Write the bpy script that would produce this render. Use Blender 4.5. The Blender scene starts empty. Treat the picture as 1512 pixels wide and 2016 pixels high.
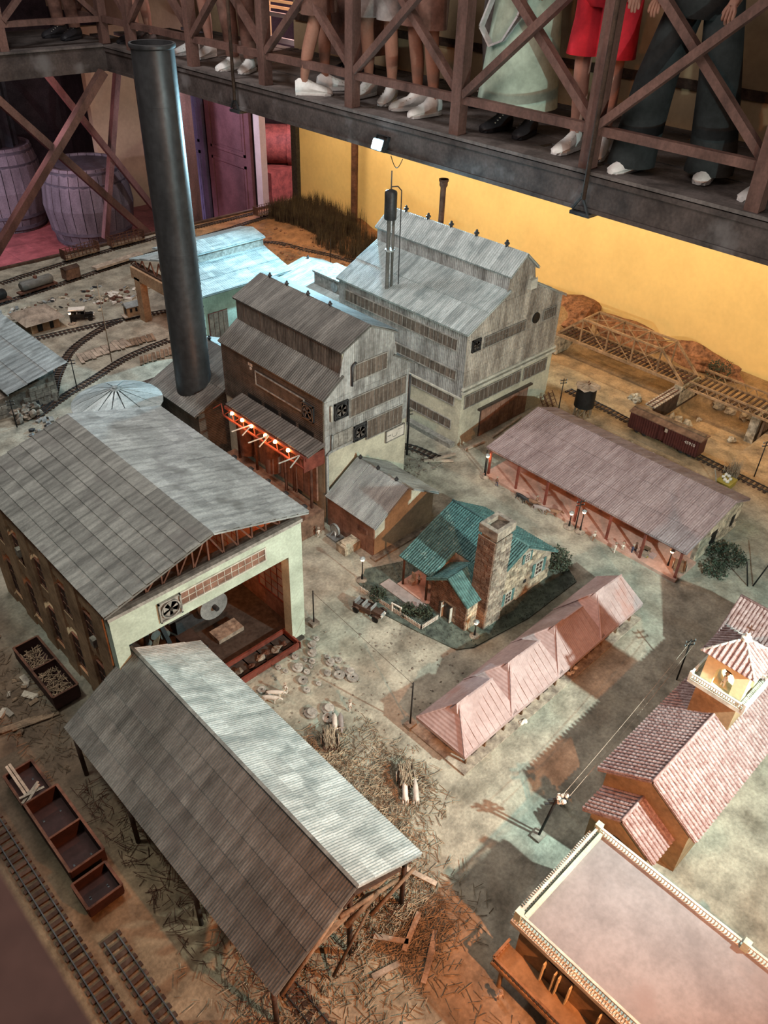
import bpy, bmesh, math, random
from mathutils import Vector, Matrix, noise
PI = math.pi
SC = bpy.context.scene
COL = SC.collection
random.seed(7)

# ------------------------------------------------------------------ camera
cam_data = bpy.data.cameras.new('camera')
cam = bpy.data.objects.new('camera', cam_data)
COL.objects.link(cam)
_R = Vector((.72039928, -.69284793, .03141053)); _U = Vector((.4012812, .4533212, .79591035)); _F = Vector((.5656839, .56076879, -.60459911))
cam.matrix_world = Matrix(((_R.x, _U.x, -_F.x, 0), (_R.y, _U.y, -_F.y, 0), (_R.z, _U.z, -_F.z, 2.8), (0, 0, 0, 1)))
cam_data.sensor_fit = 'VERTICAL'; cam_data.sensor_height = 36; cam_data.sensor_width = 27
cam_data.lens = 1594 / 2016 * 36
cam_data.clip_start = .01; cam_data.clip_end = 60
cam_data.dof.use_dof = True; cam_data.dof.focus_distance = 4.0; cam_data.dof.aperture_fstop = 10
SC.camera = cam

# ------------------------------------------------------------------ world, lights, exposure
W_ = bpy.data.worlds.new('world'); SC.world = W_; W_.use_nodes = True
W_.node_tree.nodes['Background'].inputs[0].default_value = (.66, .60, .55, 1)
W_.node_tree.nodes['Background'].inputs[1].default_value = .17
SC.view_settings.view_transform = 'Standard'; SC.view_settings.look = 'None'
SC.view_settings.gamma = 1; SC.view_settings.use_curve_mapping = False
SC.view_settings.exposure = 0.33

def lamp(kind, name, loc, power, col, target=None, size=.05, angle=150, blend=.3):
    d = bpy.data.lights.new(name, kind); d.energy = power; d.color = col
    if kind == 'SPOT':
        d.spot_size = math.radians(angle); d.spot_blend = blend; d.shadow_soft_size = size
    elif kind == 'POINT': d.shadow_soft_size = size
    elif kind == 'AREA':
        d.shape = 'RECTANGLE'; d.size = size[0]; d.size_y = size[1]
    o = bpy.data.objects.new(name, d); COL.objects.link(o); o.location = loc
    if target is not None:
        o.rotation_euler = (Vector(target) - Vector(loc)).to_track_quat('-Z', 'Y').to_euler()
    return o
# the cold flood on the far walkway beam; one cold and one warm flood on the beam to the right of the picture
lamp('SPOT', 'cold_flood_light', (4.25, 4.47, 1.36), 185, (.45, .83, 1.0), (2.3, 3.4, .3), .03, 155, .35)
lamp('SPOT', 'cold_side_light', (2.12, -.50, 1.40), 285, (.74, .93, .87), (2.2, 3.4, .35), .02, 140, 1.0)
lamp('AREA', 'hall_fill_light', (1.2, 1.6, 4.6), 14, (.95, .92, .84), (1.8, 2.2, 0), (1.6, 1.6))
lamp('SPOT', 'left_fill_light', (-.2, 2.4, 4.6), 260, (.88, .95, .86), (.55, 2.5, 0), .25, 44, .9)  # added spot fill for the left half, no fixture stands there
lamp('SPOT', 'warm_side_light', (.92, -.52, 1.40), 135, (1.0, .35, .13), (1.9, 2.6, 0), .02, 148, 1.0)
# warm strip under the far walkway, washing the yellow wall
lamp('AREA', 'warm_strip_light', (4.75, 1.6, 1.27), 31, (1.0, .72, .42), (5.9, 1.6, .55), (4.6, .1))
lamp('AREA', 'warm_strip_light', (4.75, 5.5, 1.27), 24, (1.0, .72, .44), (5.9, 5.5, .55), (3.0, .1))
lamp('AREA', 'rear_fill_light', (2.2, 6.3, 4.6), 80, (.97, .92, .90), (2.6, 6.0, 0), (.7, .7))  # added fill to lift the rear left yard, not a real lamp
lamp('AREA', 'handrail_fill_light', (-1.0, -.2, 4.4), 16, (1.0, .78, .70), (.0, .2, 2.5), (.4, .4))  # added fill that brightens the dark near handrail
# walkway ambience and the rooms on the left
lamp('AREA', 'upper_fill_light', (1.5, 3.5, 4.6), 105, (1.0, .82, .74), (4.2, 4.5, 1.6), (2.5, 2.5))  # unseen ambient fill for the upper walkway
lamp('POINT', 'pink_room_light', (7.0, 8.7, .9), 110, (.98, .68, .95), size=.15)
lamp('POINT', 'upper_window_light', (6.9, 7.7, 2.2), 90, (1.0, .70, .62), size=.1)
lamp('AREA', 'violet_room_light', (3.4, 8.9, 1.25), 18, (.95, .50, .58), (3.9, 10.2, -.8), (.5, .5))
lamp('SPOT', 'violet_spot_light', (2.3, 9.6, .7), 150, (.80, .70, 1.0), (4.2, 10.1, -.5), .03, 60, .5)
lamp('SPOT', 'door_fill_light', (4.7, 8.1, 1.2), 42, (.86, .80, 1.0), (5.9, 9.1, .2), .05, 110, .6)  # added fill to bring up the dark doors

# ------------------------------------------------------------------ helpers
WO = {}
def wo(p): return WO.get(p.name, Vector((0, 0, 0))) if p is not None else Vector((0, 0, 0))
def tag(o, label=None, cat=None, group=None, kind=None):
    if label: o['label'] = label
    if cat: o['category'] = cat
    if group: o['group'] = group
    if kind: o['kind'] = kind
    return o
def thing(name, label, cat, loc=(0, 0, 0), group=None):
    o = bpy.data.objects.new(name, None); COL.objects.link(o); o.location = loc
    o.empty_display_size = .02
    WO[o.name] = Vector(loc); tag(o, label, cat, group); return o
def link(me, name, parent=None):
    o = bpy.data.objects.new(name, me); COL.objects.link(o)
    if parent is not None:
        o.parent = parent; WO[o.name] = wo(parent)
    return o
def copy_tree(o, parent=None):
    c = o.copy(); COL.objects.link(c)
    if parent is not None: c.parent = parent
    for ch in o.children: copy_tree(ch, c)
    return c
class MB:
    def __init__(s): s.v = []; s.f = []; s.m = None
    def add(s, vs, fs):
        b = len(s.v); s.v += [tuple(q) for q in vs]; s.f += [tuple(i + b for i in f) for f in fs]; return s
    def box(s, x0, x1, y0, y1, z0, z1):
        return s.add([(x0,y0,z0),(x1,y0,z0),(x1,y1,z0),(x0,y1,z0),(x0,y0,z1),(x1,y0,z1),(x1,y1,z1),(x0,y1,z1)],
                     [(0,3,2,1),(4,5,6,7),(0,1,5,4),(1,2,6,5),(2,3,7,6),(3,0,4,7)])
    def obox(s, M, x0, x1, y0, y1, z0, z1):
        t = MB().box(x0, x1, y0, y1, z0, z1); return s.add([M @ Vector(q) for q in t.v], t.f)
    def bar(s, p, q, w, h=None, up=(0, 0, 1)):
        p = Vector(p); q = Vector(q); h = h or w; d = q - p; L = d.length
        if L < 1e-6: return s
        d.normalize(); u = Vector(up)
        if abs(d.dot(u)) > .95: u = Vector((1, 0, 0))
        a = d.cross(u).normalized(); b = a.cross(d).normalized()
        vs = []
        for e in (p, q):
            for i, j in ((-1,-1),(1,-1),(1,1),(-1,1)): vs.append(e + a*(i*w/2) + b*(j*h/2))
        return s.add(vs, [(0,3,2,1),(4,5,6,7),(0,1,5,4),(1,2,6,5),(2,3,7,6),(3,0,4,7)])
    def tube(s, p, q, r, r2=None, n=8, cap=True):
        p = Vector(p); q = Vector(q); r2 = r if r2 is None else r2; d = (q - p).normalized()
        u = Vector((0,0,1)) if abs(d.z) < .9 else Vector((1,0,0)); a = d.cross(u).normalized(); b = d.cross(a)
        vs = []
        for e, k in ((p, r), (q, r2)):
            for i in range(n):
                t = 2*PI*i/n; vs.append(e + a*(math.cos(t)*k) + b*(math.sin(t)*k))
        fs = [(i, (i+1) % n, n+(i+1) % n, n+i) for i in range(n)]
        if cap: fs += [tuple(range(n))[::-1], tuple(range(n, 2*n))]
        return s.add(vs, fs)
    def lathe(s, c, prof, n=16, axis='z', M=None):
        c = Vector(c); vs = []; fs = []
        for r, z in prof:
            for i in range(n):
                t = 2*PI*i/n
                q = Vector((r*math.cos(t), r*math.sin(t), z))
                if axis == 'x': q = Vector((q.z, q.x, q.y))
                if axis == 'y': q = Vector((q.x, q.z, q.y))
                if M is not None: q = M @ q
                vs.append(c + q)
        for k in range(len(prof)-1):
            for i in range(n):
                fs.append((k*n+i, k*n+(i+1) % n, (k+1)*n+(i+1) % n, (k+1)*n+i))
        if prof[0][0] > 1e-5: fs.append(tuple(range(n))[::-1])
        if prof[-1][0] > 1e-5: fs.append(tuple(range((len(prof)-1)*n, len(prof)*n)))
        return s.add(vs, fs)
    def prism(s, poly, d):        # 3D polygon extruded by vector d
        n = len(poly); P = [Vector(p) for p in poly]; d = Vector(d)
        return s.add(P + [p + d for p in P], [tuple(range(n))[::-1], tuple(range(n, 2*n))] + [(i, (i+1) % n, n+(i+1) % n, n+i) for i in range(n)])
    def blob(s, c, rx, ry, rz, seed=0, rough=.2, n=7, m=5):
        c = Vector(c); vs = []; fs = []
        for k in range(m+1):
            ph = PI*k/m - PI/2
            for i in range(n):
                t = 2*PI*i/n
                q = Vector((math.cos(ph)*math.cos(t), math.cos(ph)*math.sin(t), math.sin(ph)))
                q *= 1 + rough*noise.noise(q*1.7 + Vector((seed*3.1, seed, 0)))*1.6
                vs.append(c + Vector((q.x*rx, q.y*ry, q.z*rz)))
        for k in range(m):
            for i in range(n): fs.append((k*n+i, k*n+(i+1) % n, (k+1)*n+(i+1) % n, (k+1)*n+i))
        return s.add(vs, fs)
    def mesh(s, name, m, off=(0,0,0), smooth=False):
        off = Vector(off); me = bpy.data.meshes.new(name)
        me.from_pydata([tuple(Vector(v) - off) for v in s.v], [], s.f)
        bm = bmesh.new(); bm.from_mesh(me)
        if smooth: bmesh.ops.remove_doubles(bm, verts=bm.verts, dist=1e-5)
        bmesh.ops.recalc_face_normals(bm, faces=bm.faces)
        if smooth:
            for e in bm.edges:
                if len(e.link_faces) == 2 and e.calc_face_angle(0) > .75: e.smooth = False
        bm.to_mesh(me); bm.free()
        if smooth:
            for p in me.polygons: p.use_smooth = True
        if m is not None: me.materials.append(m)
        me.update(); return me
    def build(s, name, m, parent=None, smooth=False):
        if parent is not None: return link(s.mesh(name, m, wo(parent), smooth), name, parent)
        # top level: put the origin at the base centre
        xs = [v[0] for v in s.v]; ys = [v[1] for v in s.v]; zs = [v[2] for v in s.v]
        c = Vector(((min(xs)+max(xs))/2, (min(ys)+max(ys))/2, min(zs)))
        o = link(s.mesh(name, m, c, smooth), name); o.location = c; WO[o.name] = c; return o
def inst(me, name, parent, M):
    o = bpy.data.objects.new(name, me); COL.objects.link(o)
    if parent is not None:
        o.parent = parent; WO[o.name] = wo(parent)
    o.matrix_basis = Matrix.Translation(-wo(parent)) @ M
    return o
def frame(o, u, v):
    u = Vector(u).normalized(); v = Vector(v).normalized(); n = u.cross(v)
    return Matrix(((u.x, v.x, n.x, o[0]), (u.y, v.y, n.y, o[1]), (u.z, v.z, n.z, o[2]), (0, 0, 0, 1)))

# ------------------------------------------------------------------ materials
def mat(name, col, rough=.8, metal=0, var=.25, scale=6, col2=None, bump=.3, fine=60, wave=None, rnd=.12, emit=None, spec=.3, streak=0, tint=None, bdist=.004, st=None):
    m = bpy.data.materials.new(name); m.use_nodes = True; nt = m.node_tree; N = nt.nodes; L = nt.links
    b = N['Principled BSDF']; b.inputs['Roughness'].default_value = rough; b.inputs['Metallic'].default_value = metal
    b.inputs['Specular IOR Level'].default_value = spec
    if emit:
        b.inputs['Emission Color'].default_value = (*emit[0], 1); b.inputs['Emission Strength'].default_value = emit[1]
    geo = N.new('ShaderNodeNewGeometry')
    mp = N.new('ShaderNodeMapping'); L.new(geo.outputs['Position'], mp.inputs['Vector'])
    if streak: mp.inputs['Scale'].default_value = (1, 1, streak)
    if st: mp.inputs['Scale'].default_value = st
    n1 = N.new('ShaderNodeTexNoise'); n1.inputs['Scale'].default_value = scale; n1.inputs['Detail'].default_value = 6; n1.inputs['Roughness'].default_value = .65
    L.new(mp.outputs[0], n1.inputs['Vector'])
    cr = N.new('ShaderNodeValToRGB'); c2 = col2 or tuple(c*(1-var*1.6) for c in col)
    c1 = tuple(min(1, c*(1+var*.5)) for c in col)
    cr.color_ramp.elements[0].position = .34; cr.color_ramp.elements[0].color = (*c2, 1)
    cr.color_ramp.elements[1].position = .62; cr.color_ramp.elements[1].color = (*c1, 1)
    L.new(n1.outputs[0], cr.inputs[0])
    n2 = N.new('ShaderNodeTexNoise'); n2.inputs['Scale'].default_value = fine; n2.inputs['Detail'].default_value = 4
    L.new(geo.outputs['Position'], n2.inputs['Vector'])
    oi = N.new('ShaderNodeObjectInfo')
    mr = N.new('ShaderNodeMapRange'); mr.inputs['To Min'].default_value = 1-rnd; mr.inputs['To Max'].default_value = 1+rnd
    L.new(oi.outputs['Random'], mr.inputs['Value'])
    mr2 = N.new('ShaderNodeMapRange'); mr2.inputs['From Min'].default_value = .3; mr2.inputs['From Max'].default_value = .7
    mr2.inputs['To Min'].default_value = 1-var*.6; mr2.inputs['To Max'].default_value = 1+var*.5
    L.new(n2.outputs[0], mr2.inputs['Value'])
    mu = N.new('ShaderNodeMath'); mu.operation = 'MULTIPLY'; L.new(mr.outputs[0], mu.inputs[0]); L.new(mr2.outputs[0], mu.inputs[1])
    vm = N.new('ShaderNodeVectorMath'); vm.operation = 'SCALE'; L.new(cr.outputs[0], vm.inputs[0]); L.new(mu.outputs[0], vm.inputs['Scale'])
    last = vm.outputs[0]
    if tint:    # a second, larger stain
        n3 = N.new('ShaderNodeTexNoise'); n3.inputs['Scale'].default_value = tint[1]; n3.inputs['Detail'].default_value = 5
        L.new(geo.outputs['Position'], n3.inputs['Vector'])
        r3 = N.new('ShaderNodeMapRange'); r3.inputs['From Min'].default_value = tint[2]; r3.inputs['From Max'].default_value = tint[2]+.12
        L.new(n3.outputs[0], r3.inputs['Value'])
        mx = N.new('ShaderNodeMix'); mx.data_type = 'RGBA'; L.new(r3.outputs[0], mx.inputs['Factor'])
        L.new(last, mx.inputs['A']); mx.inputs['B'].default_value = (*tint[0], 1); last = mx.outputs['Result']
    L.new(last, b.inputs['Base Color'])
    if bump:
        bp = N.new('ShaderNodeBump'); bp.inputs['Strength'].default_value = bump; bp.inputs['Distance'].default_value = bdist
        h = n2.outputs[0]
        if wave:
            # ribs: wave = (axis weights, repeats per metre)
            dp = N.new('ShaderNodeVectorMath'); dp.operation = 'DOT_PRODUCT'; L.new(geo.outputs['Position'], dp.inputs[0]); dp.inputs[1].default_value = wave[0]
            m1 = N.new('ShaderNodeMath'); m1.operation = 'MULTIPLY'; L.new(dp.outputs['Value'], m1.inputs[0]); m1.inputs[1].default_value = 2*PI*wave[1]
            m2 = N.new('ShaderNodeMath'); m2.operation = 'SINE'; L.new(m1.outputs[0], m2.inputs[0])
            m3 = N.new('ShaderNodeMath'); m3.operation = 'ADD'; L.new(m2.outputs[0], m3.inputs[0]); L.new(n2.outputs[0], m3.inputs[1]); h = m3.outputs[0]
        L.new(h, bp.inputs['Height']); L.new(bp.outputs[0], b.inputs['Normal'])
    return m
M = {}
def D(k, *a, **kw): M[k] = mat(k, *a, **kw)
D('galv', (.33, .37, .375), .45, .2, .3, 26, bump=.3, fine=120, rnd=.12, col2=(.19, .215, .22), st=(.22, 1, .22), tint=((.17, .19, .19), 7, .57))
D('galv_dark', (.15, .155, .145), .6, .1, .3, 26, bump=.3, fine=120, rnd=.2, st=(.22, 1, .22), tint=((.10, .10, .095), 7, .57))  # also the shaded copy of galv for slopes turned from the lamps
D('galv_bright', (.42, .49, .50), .42, .15, .3, 30, bump=.3, fine=120, rnd=.17, col2=(.25, .31, .32), st=(.22, 1, .22), tint=((.24, .30, .31), 9, .58))  # also the lit copy for slopes facing the lamps
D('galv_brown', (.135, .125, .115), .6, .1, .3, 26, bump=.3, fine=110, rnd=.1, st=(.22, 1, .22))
D('siding', (.34, .36, .36), .7, .05, .4, 14, bump=.5, wave=((1, 1, 0), 70), streak=.25, rnd=.12, col2=(.15, .15, .145), bdist=.002)
D('siding_warm', (.38, .36, .32), .75, 0, .45, 12, bump=.5, wave=((1, 1, 0), 60), streak=.25, rnd=.12, col2=(.17, .15, .13), bdist=.002)
D('siding_dark', (.10, .085, .07), .8, 0, .3, 14, bump=.5, wave=((0, 0, 1), 90), rnd=.1, bdist=.002)
D('siding_mon', (.15, .13, .11), .8, 0, .4, 14, bump=.5, wave=((1, 1, 0), 80), streak=.3, rnd=.1, bdist=.002)
D('stucco', (.50, .50, .40), .9, 0, .22, 7, bump=.25, fine=90, rnd=0, col2=(.33, .33, .27))
D('stucco_green', (.46, .56, .47), .9, 0, .2, 6, bump=.25, fine=90, rnd=0, col2=(.33, .40, .33))
D('stucco_red', (.26, .15, .11), .9, 0, .3, 10, bump=.3, rnd=0)
D('stucco_tan', (.36, .235, .14), .9, 0, .3, 7, bump=.4, rnd=0, col2=(.19, .115, .065))
D('ochre', (.33, .23, .13), .85, 0, .25, 8, bump=.2, rnd=0)
D('cream', (.80, .72, .46), .85, 0, .12, 8, bump=.15, rnd=0)
D('white_trim', (.55, .56, .50), .8, 0, .2, 20, bump=.15, rnd=.05)
D('pane', (.15, .125, .105), .5, 0, .35, 60, bump=.2, rnd=.22, spec=.3, streak=.12)
D('pane_dark', (.06, .045, .04), .35, 0, .3, 30, bump=.1, rnd=.2, spec=.5)
D('frame', (.27, .27, .25), .75, 0, .25, 30, bump=.2)
D('frame_dark', (.05, .045, .04), .6, 0, .25, 30, bump=.2)
D('iron', (.06, .065, .07), .5, .5, .3, 12, bump=.25, rnd=.1)
D('black_iron', (.018, .018, .018), .55, .3, .3, 14, bump=.2)
D('chimney', (.052, .058, .064), .45, .45, .3, 5, bump=.2, fine=30, streak=.3, rnd=.03)
D('rust', (.13, .06, .04), .85, 0, .35, 14, bump=.4, rnd=.15)
D('red_iron', (.20, .055, .038), .7, 0, .3, 12, bump=.3, rnd=.1)
D('brick', (.19, .12, .085), .9, 0, .35, 16, bump=.4, rnd=.1)
D('wood', (.23, .16, .105), .85, 0, .35, 16, bump=.4, fine=130, rnd=.25)
D('wood_pale', (.42, .35, .28), .85, 0, .3, 16, bump=.3, fine=130, rnd=.2)
D('wood_dark', (.075, .045, .032), .8, 0, .35, 14, bump=.4, fine=90, rnd=.2)
D('rail_wood', (.135, .075, .062), .62, 0, .3, 7, bump=.25, fine=60, streak=.3, rnd=.08)
D('beam_wood', (.075, .06, .056), .7, 0, .35, 5, bump=.35, fine=50, rnd=.08, tint=((.15, .14, .14), 3.0, .58))
D('deck_wood', (.12, .105, .10), .75, 0, .35, 5, bump=.3, fine=50, rnd=.12)
D('pink_roof', (.42, .325, .32), .85, 0, .2, 9, bump=.3, wave=((1, 0, 0), 95), rnd=.03, col2=(.37, .27, .26), tint=((.42, .24, .21), 5.0, .63), bdist=.0015)
D('ware_roof', (.33, .265, .265), .8, 0, .25, 24, bump=.4, wave=((0, 1, 0), 90), rnd=.045, col2=(.23, .17, .17), bdist=.0015, st=(.25, 1, .25))
D('tile', (.34, .265, .26), .85, 0, .3, 40, bump=.3, fine=160, rnd=.05, col2=(.22, .13, .12))
D('green_roof', (.085, .185, .18), .75, 0, .4, 40, bump=.4, fine=160, rnd=.12, col2=(.045, .10, .10), tint=((.20, .31, .29), 40, .60), st=(.4, 1, .4))
D('hotel_roof', (.25, .235, .24), .9, 0, .15, 8, bump=.15, rnd=0, tint=((.23, .20, .20), 4.0, .6))
D('orange_floor', (.50, .32, .26), .8, 0, .2, 8, bump=.1, rnd=0)
D('yellow_wall', (.90, .67, .29), .85, 0, .05, 2.5, bump=.05, fine=25, rnd=0)
D('upper_wall', (.48, .35, .21), .85, 0, .1, 2.5, bump=.08, fine=25, rnd=0)
D('dark_wall', (.05, .035, .04), .9, 0, .4, 2, bump=.1, rnd=0)
D('door_paint', (.22, .105, .125), .5, 0, .2, 4, bump=.15, rnd=.03)
D('door_blue', (.17, .155, .27), .5, 0, .2, 4, bump=.15, rnd=.03)
D('white_paint', (.72, .62, .64), .7, 0, .08, 4, bump=.05, rnd=0)
D('floor_tile', (.27, .085, .075), .5, 0, .25, 5, bump=.1, rnd=.12, spec=.4)
D('grout', (.15, .05, .045), .9, 0, .2, 12)
D('barrel_wood', (.13, .115, .115), .7, 0, .3, 5, bump=.4, fine=60, streak=.15, rnd=.08)
D('hoop', (.085, .08, .085), .6, .3, .2, 10)
D('stone', (.30, .27, .22), .9, 0, .35, 26, bump=.6, rnd=.3, col2=(.12, .10, .085))
D('pale_stone', (.42, .37, .28), .9, 0, .4, 26, bump=.5, rnd=.3)
D('mill_stone', (.35, .34, .31), .9, 0, .3, 40, bump=.4, rnd=.2)
D('rock', (.40, .33, .24), .9, 0, .4, 18, bump=.6, rnd=.3)
D('straw', (.35, .30, .22), .9, 0, .35, 30, bump=.1, rnd=.1)
D('reed', (.075, .055, .03), .9, 0, .4, 14, bump=.1, rnd=0, col2=(.03, .018, .012))
D('bush', (.055, .075, .05), .9, 0, .4, 30, bump=.2, rnd=.1)
D('lawn', (.10, .125, .105), .95, 0, .45, 18, bump=.6, rnd=0, col2=(.04, .052, .046))
D('yellow', (.36, .29, .06), .7, 0, .15, 10)
D('boxcar_red', (.075, .022, .019), .65, 0, .2, 12, bump=.5, wave=((0, 1, 0), 55), rnd=0, bdist=.0015)
D('boxcar_roof', (.20, .12, .08), .8, 0, .3, 12, bump=.4, wave=((0, 1, 0), 30), rnd=0)
D('wagon_shaded', (.045, .018, .016), .75, 0, .25, 12, bump=.3, rnd=.08)  # red wagon colour darkened, shade over the left yard painted in
D('bridge_paint', (.30, .20, .12), .75, 0, .35, 12, bump=.3, rnd=.08)
D('white_cloth', (.62, .64, .66), .85, 0, .12, 20, bump=.15)
D('shoe_white', (.72, .73, .72), .6, 0, .1, 12, bump=.1)
D('shoe_black', (.03, .03, .035), .5, 0, .2, 12, bump=.1)
D('skin', (.33, .165, .115), .6, 0, .12, 8, bump=.08, spec=.35)
D('skin_pink', (.45, .24, .185), .6, 0, .1, 8, bump=.08, spec=.35)
D('hair', (.03, .02, .015), .7, 0, .3, 20, bump=.3)
D('mint_cloth', (.40, .52, .43), .85, 0, .15, 7, bump=.3, fine=40)
D('red_cloth', (.52, .02, .035), .85, 0, .15, 8, bump=.3, fine=40)
D('dark_cloth', (.022, .028, .03), .9, 0, .25, 8, bump=.3, fine=40)
D('navy_cloth', (.035, .032, .055), .9, 0, .25, 8, bump=.3, fine=40)
D('brown_cloth', (.17, .09, .07), .9, 0, .25, 8, bump=.3, fine=40)
D('grey_cloth', (.30, .27, .26), .9, 0, .2, 8, bump=.3, fine=40)
D('wine_cloth', (.12, .03, .05), .9, 0, .2, 8, bump=.3, fine=40)
D('fig_white', (.66, .64, .58), .9, 0, .1, 20, bump=0)
D('fig_blue', (.05, .06, .11), .9, 0, .1, 20, bump=0)
D('fig_brown', (.24, .14, .09), .9, 0, .2, 20, bump=0)
D('ox_white', (.62, .58, .52), .85, 0, .12, 30, bump=.1)
D('bulb', (1, .6, .3), .5, emit=((1, .36, .10), 60), bump=0)
D('lamp_glow', (1, .8, .6), .5, emit=((1, .55, .28), 14), bump=0)
D('flood_glow', (1, 1, 1), .5, emit=((.60, .88, 1.0), 90), bump=0)
D('warm_glow', (1, .9, .8), .5, emit=((1, .36, .13), 30), bump=0)
D('blind', (.75, .42, .22), .7, 0, .1, 10, bump=.1, emit=((1, .50, .22), .35))
D('coal', (.03, .027, .025), .9, 0, .4, 40, bump=.6)
D('dark_soil', (.09, .055, .04), .95, 0, .5, 25, bump=.7, rnd=.1)
D('earth_red', (.27, .13, .07), .95, 0, .4, 25, bump=.6, rnd=.1)
# ------------------------------------------------------------------ the room
def struct(name, mb, m, parent=None, smooth=False):
    o = mb.build(name, m, parent, smooth)
    if parent is None: o['kind'] = 'structure'
    return o
ZF = -.8
fl = struct('floor', MB().box(-3, 12, -7, 13, ZF-.05, ZF), M['grout'])
tl = MB().box(-.148, .148, -.148, .148, 0, .006).mesh('tile', M['floor_tile'])
for i in range(17):
    for j in range(15):
        inst(tl, 'tile', fl, Matrix.Translation((2.2+i*.3, 7.75+j*.3, ZF + .001*((i*7+j*3) % 3))))
XW = 5.92
w = MB().box(XW, XW+.2, -7, 7.38, ZF, 1.42)          # yellow wall beneath the walkway
struct('wall_right', w, M['yellow_wall'])
w = MB().box(XW, XW+.05, 8.15, 13, ZF, 1.42)
struct('wall_right', w, M['dark_wall'])
# the same wall above the walkway, with the upper opening
w = MB().box(XW, XW+.2, -7, 7.42, 1.42, 4.9).box(XW, XW+.2, 8.05, 13, 1.42, 4.9).box(XW, XW+.2, 7.42, 8.05, 3.7, 4.9)
struct('wall_right', w, M['upper_wall'])
struct('wall_back', MB().box(-3, XW, 13, 13.2, ZF, 4.9), M['dark_wall'])
struct('wall_left', MB().box(-3.2, -3, -7, 13, ZF, 4.9), M['dark_wall'])
struct('wall_back', MB().box(XW+.2, 12, 11, 11.2, ZF, 4.9), M['dark_wall'])
struct('wall_back', MB().box(9.5, 9.7, 5, 11, ZF, 4.9), M['brown_cloth'])
struct('ceiling', MB().box(-3.2, 12, -2.2, 13.2, 4.9, 5.0), M['beam_wood'])
# pale jamb and dark door post of the lower doorway
struct('trim_1', MB().box(XW-.03, XW+.055, 8.06, 8.17, ZF, 1.42), M['white_paint'])
struct('trim_2', MB().box(XW-.05, XW+.22, 7.38, 7.47, ZF, 1.42), M['frame_dark'])
def door_leaf(name, y0, y1, m):
    d = struct(name, MB().box(XW-.06, XW-.02, y0, y1, ZF+.02, 1.42), m)
    for (za, zb) in ((-.70, .22), (.32, 1.34)):
        p = MB(); ya, yb = y0+.09, y1-.09
        for a, b_, c, e in ((ya, yb, zb, zb-.03), (ya, yb, za+.03, za)): p.box(XW-.075, XW-.055, a, b_, e, c)
        p.box(XW-.075, XW-.055, ya, ya+.03, za, zb).box(XW-.075, XW-.055, yb-.03, yb, za, zb)
        p.box(XW-.068, XW-.058, ya+.06, yb-.06, za+.06, zb-.06)
        p.build('door_panel', m, d)
    return d
door_leaf('door_1', 8.22, 9.10, M['door_paint']); door_leaf('door_2', 9.18, 9.88, M['door_blue'])
struct('wall_back', MB().box(5.25, XW, 10.8, 10.9, ZF, 1.42), M['upper_wall'])
struct('floor', MB().box(XW+.05, 9.5, 5.5, 11, ZF+.0, ZF+.012), M['white_paint'])
# rooms seen through the doorway: a red machine bed
t = thing('red_machine', 'red painted cylindrical machine seen through the open lower doorway', 'machine', (7.8, 9.8, ZF))
MB().tube((7.1, 10.3, -.05), (8.3, 9.2, -.05), .26, n=18).build('cylinder_body', M['red_iron'], t, True)
MB().tube((7.06, 10.33, -.05), (7.12, 10.28, -.05), .31, n=18).tube((7.66, 9.80, -.05), (7.72, 9.74, -.05), .29, n=18).build('flange', M['red_iron'], t, True)
MB().box(7.1, 8.5, 9.5, 10.1, ZF, -.30).build('machine_bed', M['red_iron'], t)
MB().tube((7.2, 10.5, .35), (8.5, 9.3, .35), .05, n=10).build('pipe', M['rust'], t, True)
# window blind behind the walkway and its frame (opening in the wall above)
wn = struct('window_1', MB().box(XW+.05, XW+.08, 7.42, 8.05, 1.55, 1.60).box(XW+.05, XW+.08, 7.42, 7.46, 1.42, 3.6).box(XW+.05, XW+.08, 8.01, 8.05, 1.42, 3.6).box(XW+.05, XW+.08, 7.42, 8.05, 1.78, 1.82), M['white_paint'])
sl = MB().box(0, .02, 7.46, 8.01, -.012, .012).mesh('slat', M['blind'])
for i in range(30): inst(sl, 'slat', wn, Matrix.Translation((XW+.09, 0, 1.86+i*.055)))
# dark rail and panels on the upper wall
for i, (y0, y1, z0, z1) in enumerate(((-2, 7.38, 1.80, 1.86), (1.2, 2.35, 1.56, 3.4))):
    struct('trim_%d' % (3+i), MB().box(XW-.03, XW-.005, y0, y1, z0, z1), M['wood_dark'])
# posts and round bars on the yellow wall
struct('trim_5', MB().tube((5.80, 6.36, -.05), (5.80, 6.36, 1.33), .036, n=10), M['rust'], smooth=True)

# ------------------------------------------------------------------ far walkway with its rail
ZD = 1.55; XR = 4.42
g = thing('raised_walkway', 'dark wooden raised walkway with a brown cross-braced railing carrying the visitors', 'walkway', (5.1, 3.5, 1.3))
b_ = MB().box(4.38, 4.47, -1.2, 8.48, 1.325, ZD-.015); b_.box(4.365, 4.38, -1.2, 8.48, 1.325, 1.35).box(4.365, 4.38, -1.2, 8.48, 1.50, ZD-.02)
b_.build('edge_beam', M['beam_wood'], g)
MB().box(4.355, 4.50, -1.2, 8.5, ZD-.012, ZD+.008).build('edge_board', M['deck_wood'], g)
MB().box(2.0, 4.47, 8.48, 8.57, 1.325, ZD-.01).build('edge_beam', M['beam_wood'], g)
MB().box(2.0, 4.47, 8.46, 8.6, ZD-.01, ZD+.008).build('edge_board', M['deck_wood'], g)
pl = MB().box(-.068, .068, -.98, .98, -.03, 0).mesh('plank', M['deck_wood'])
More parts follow.
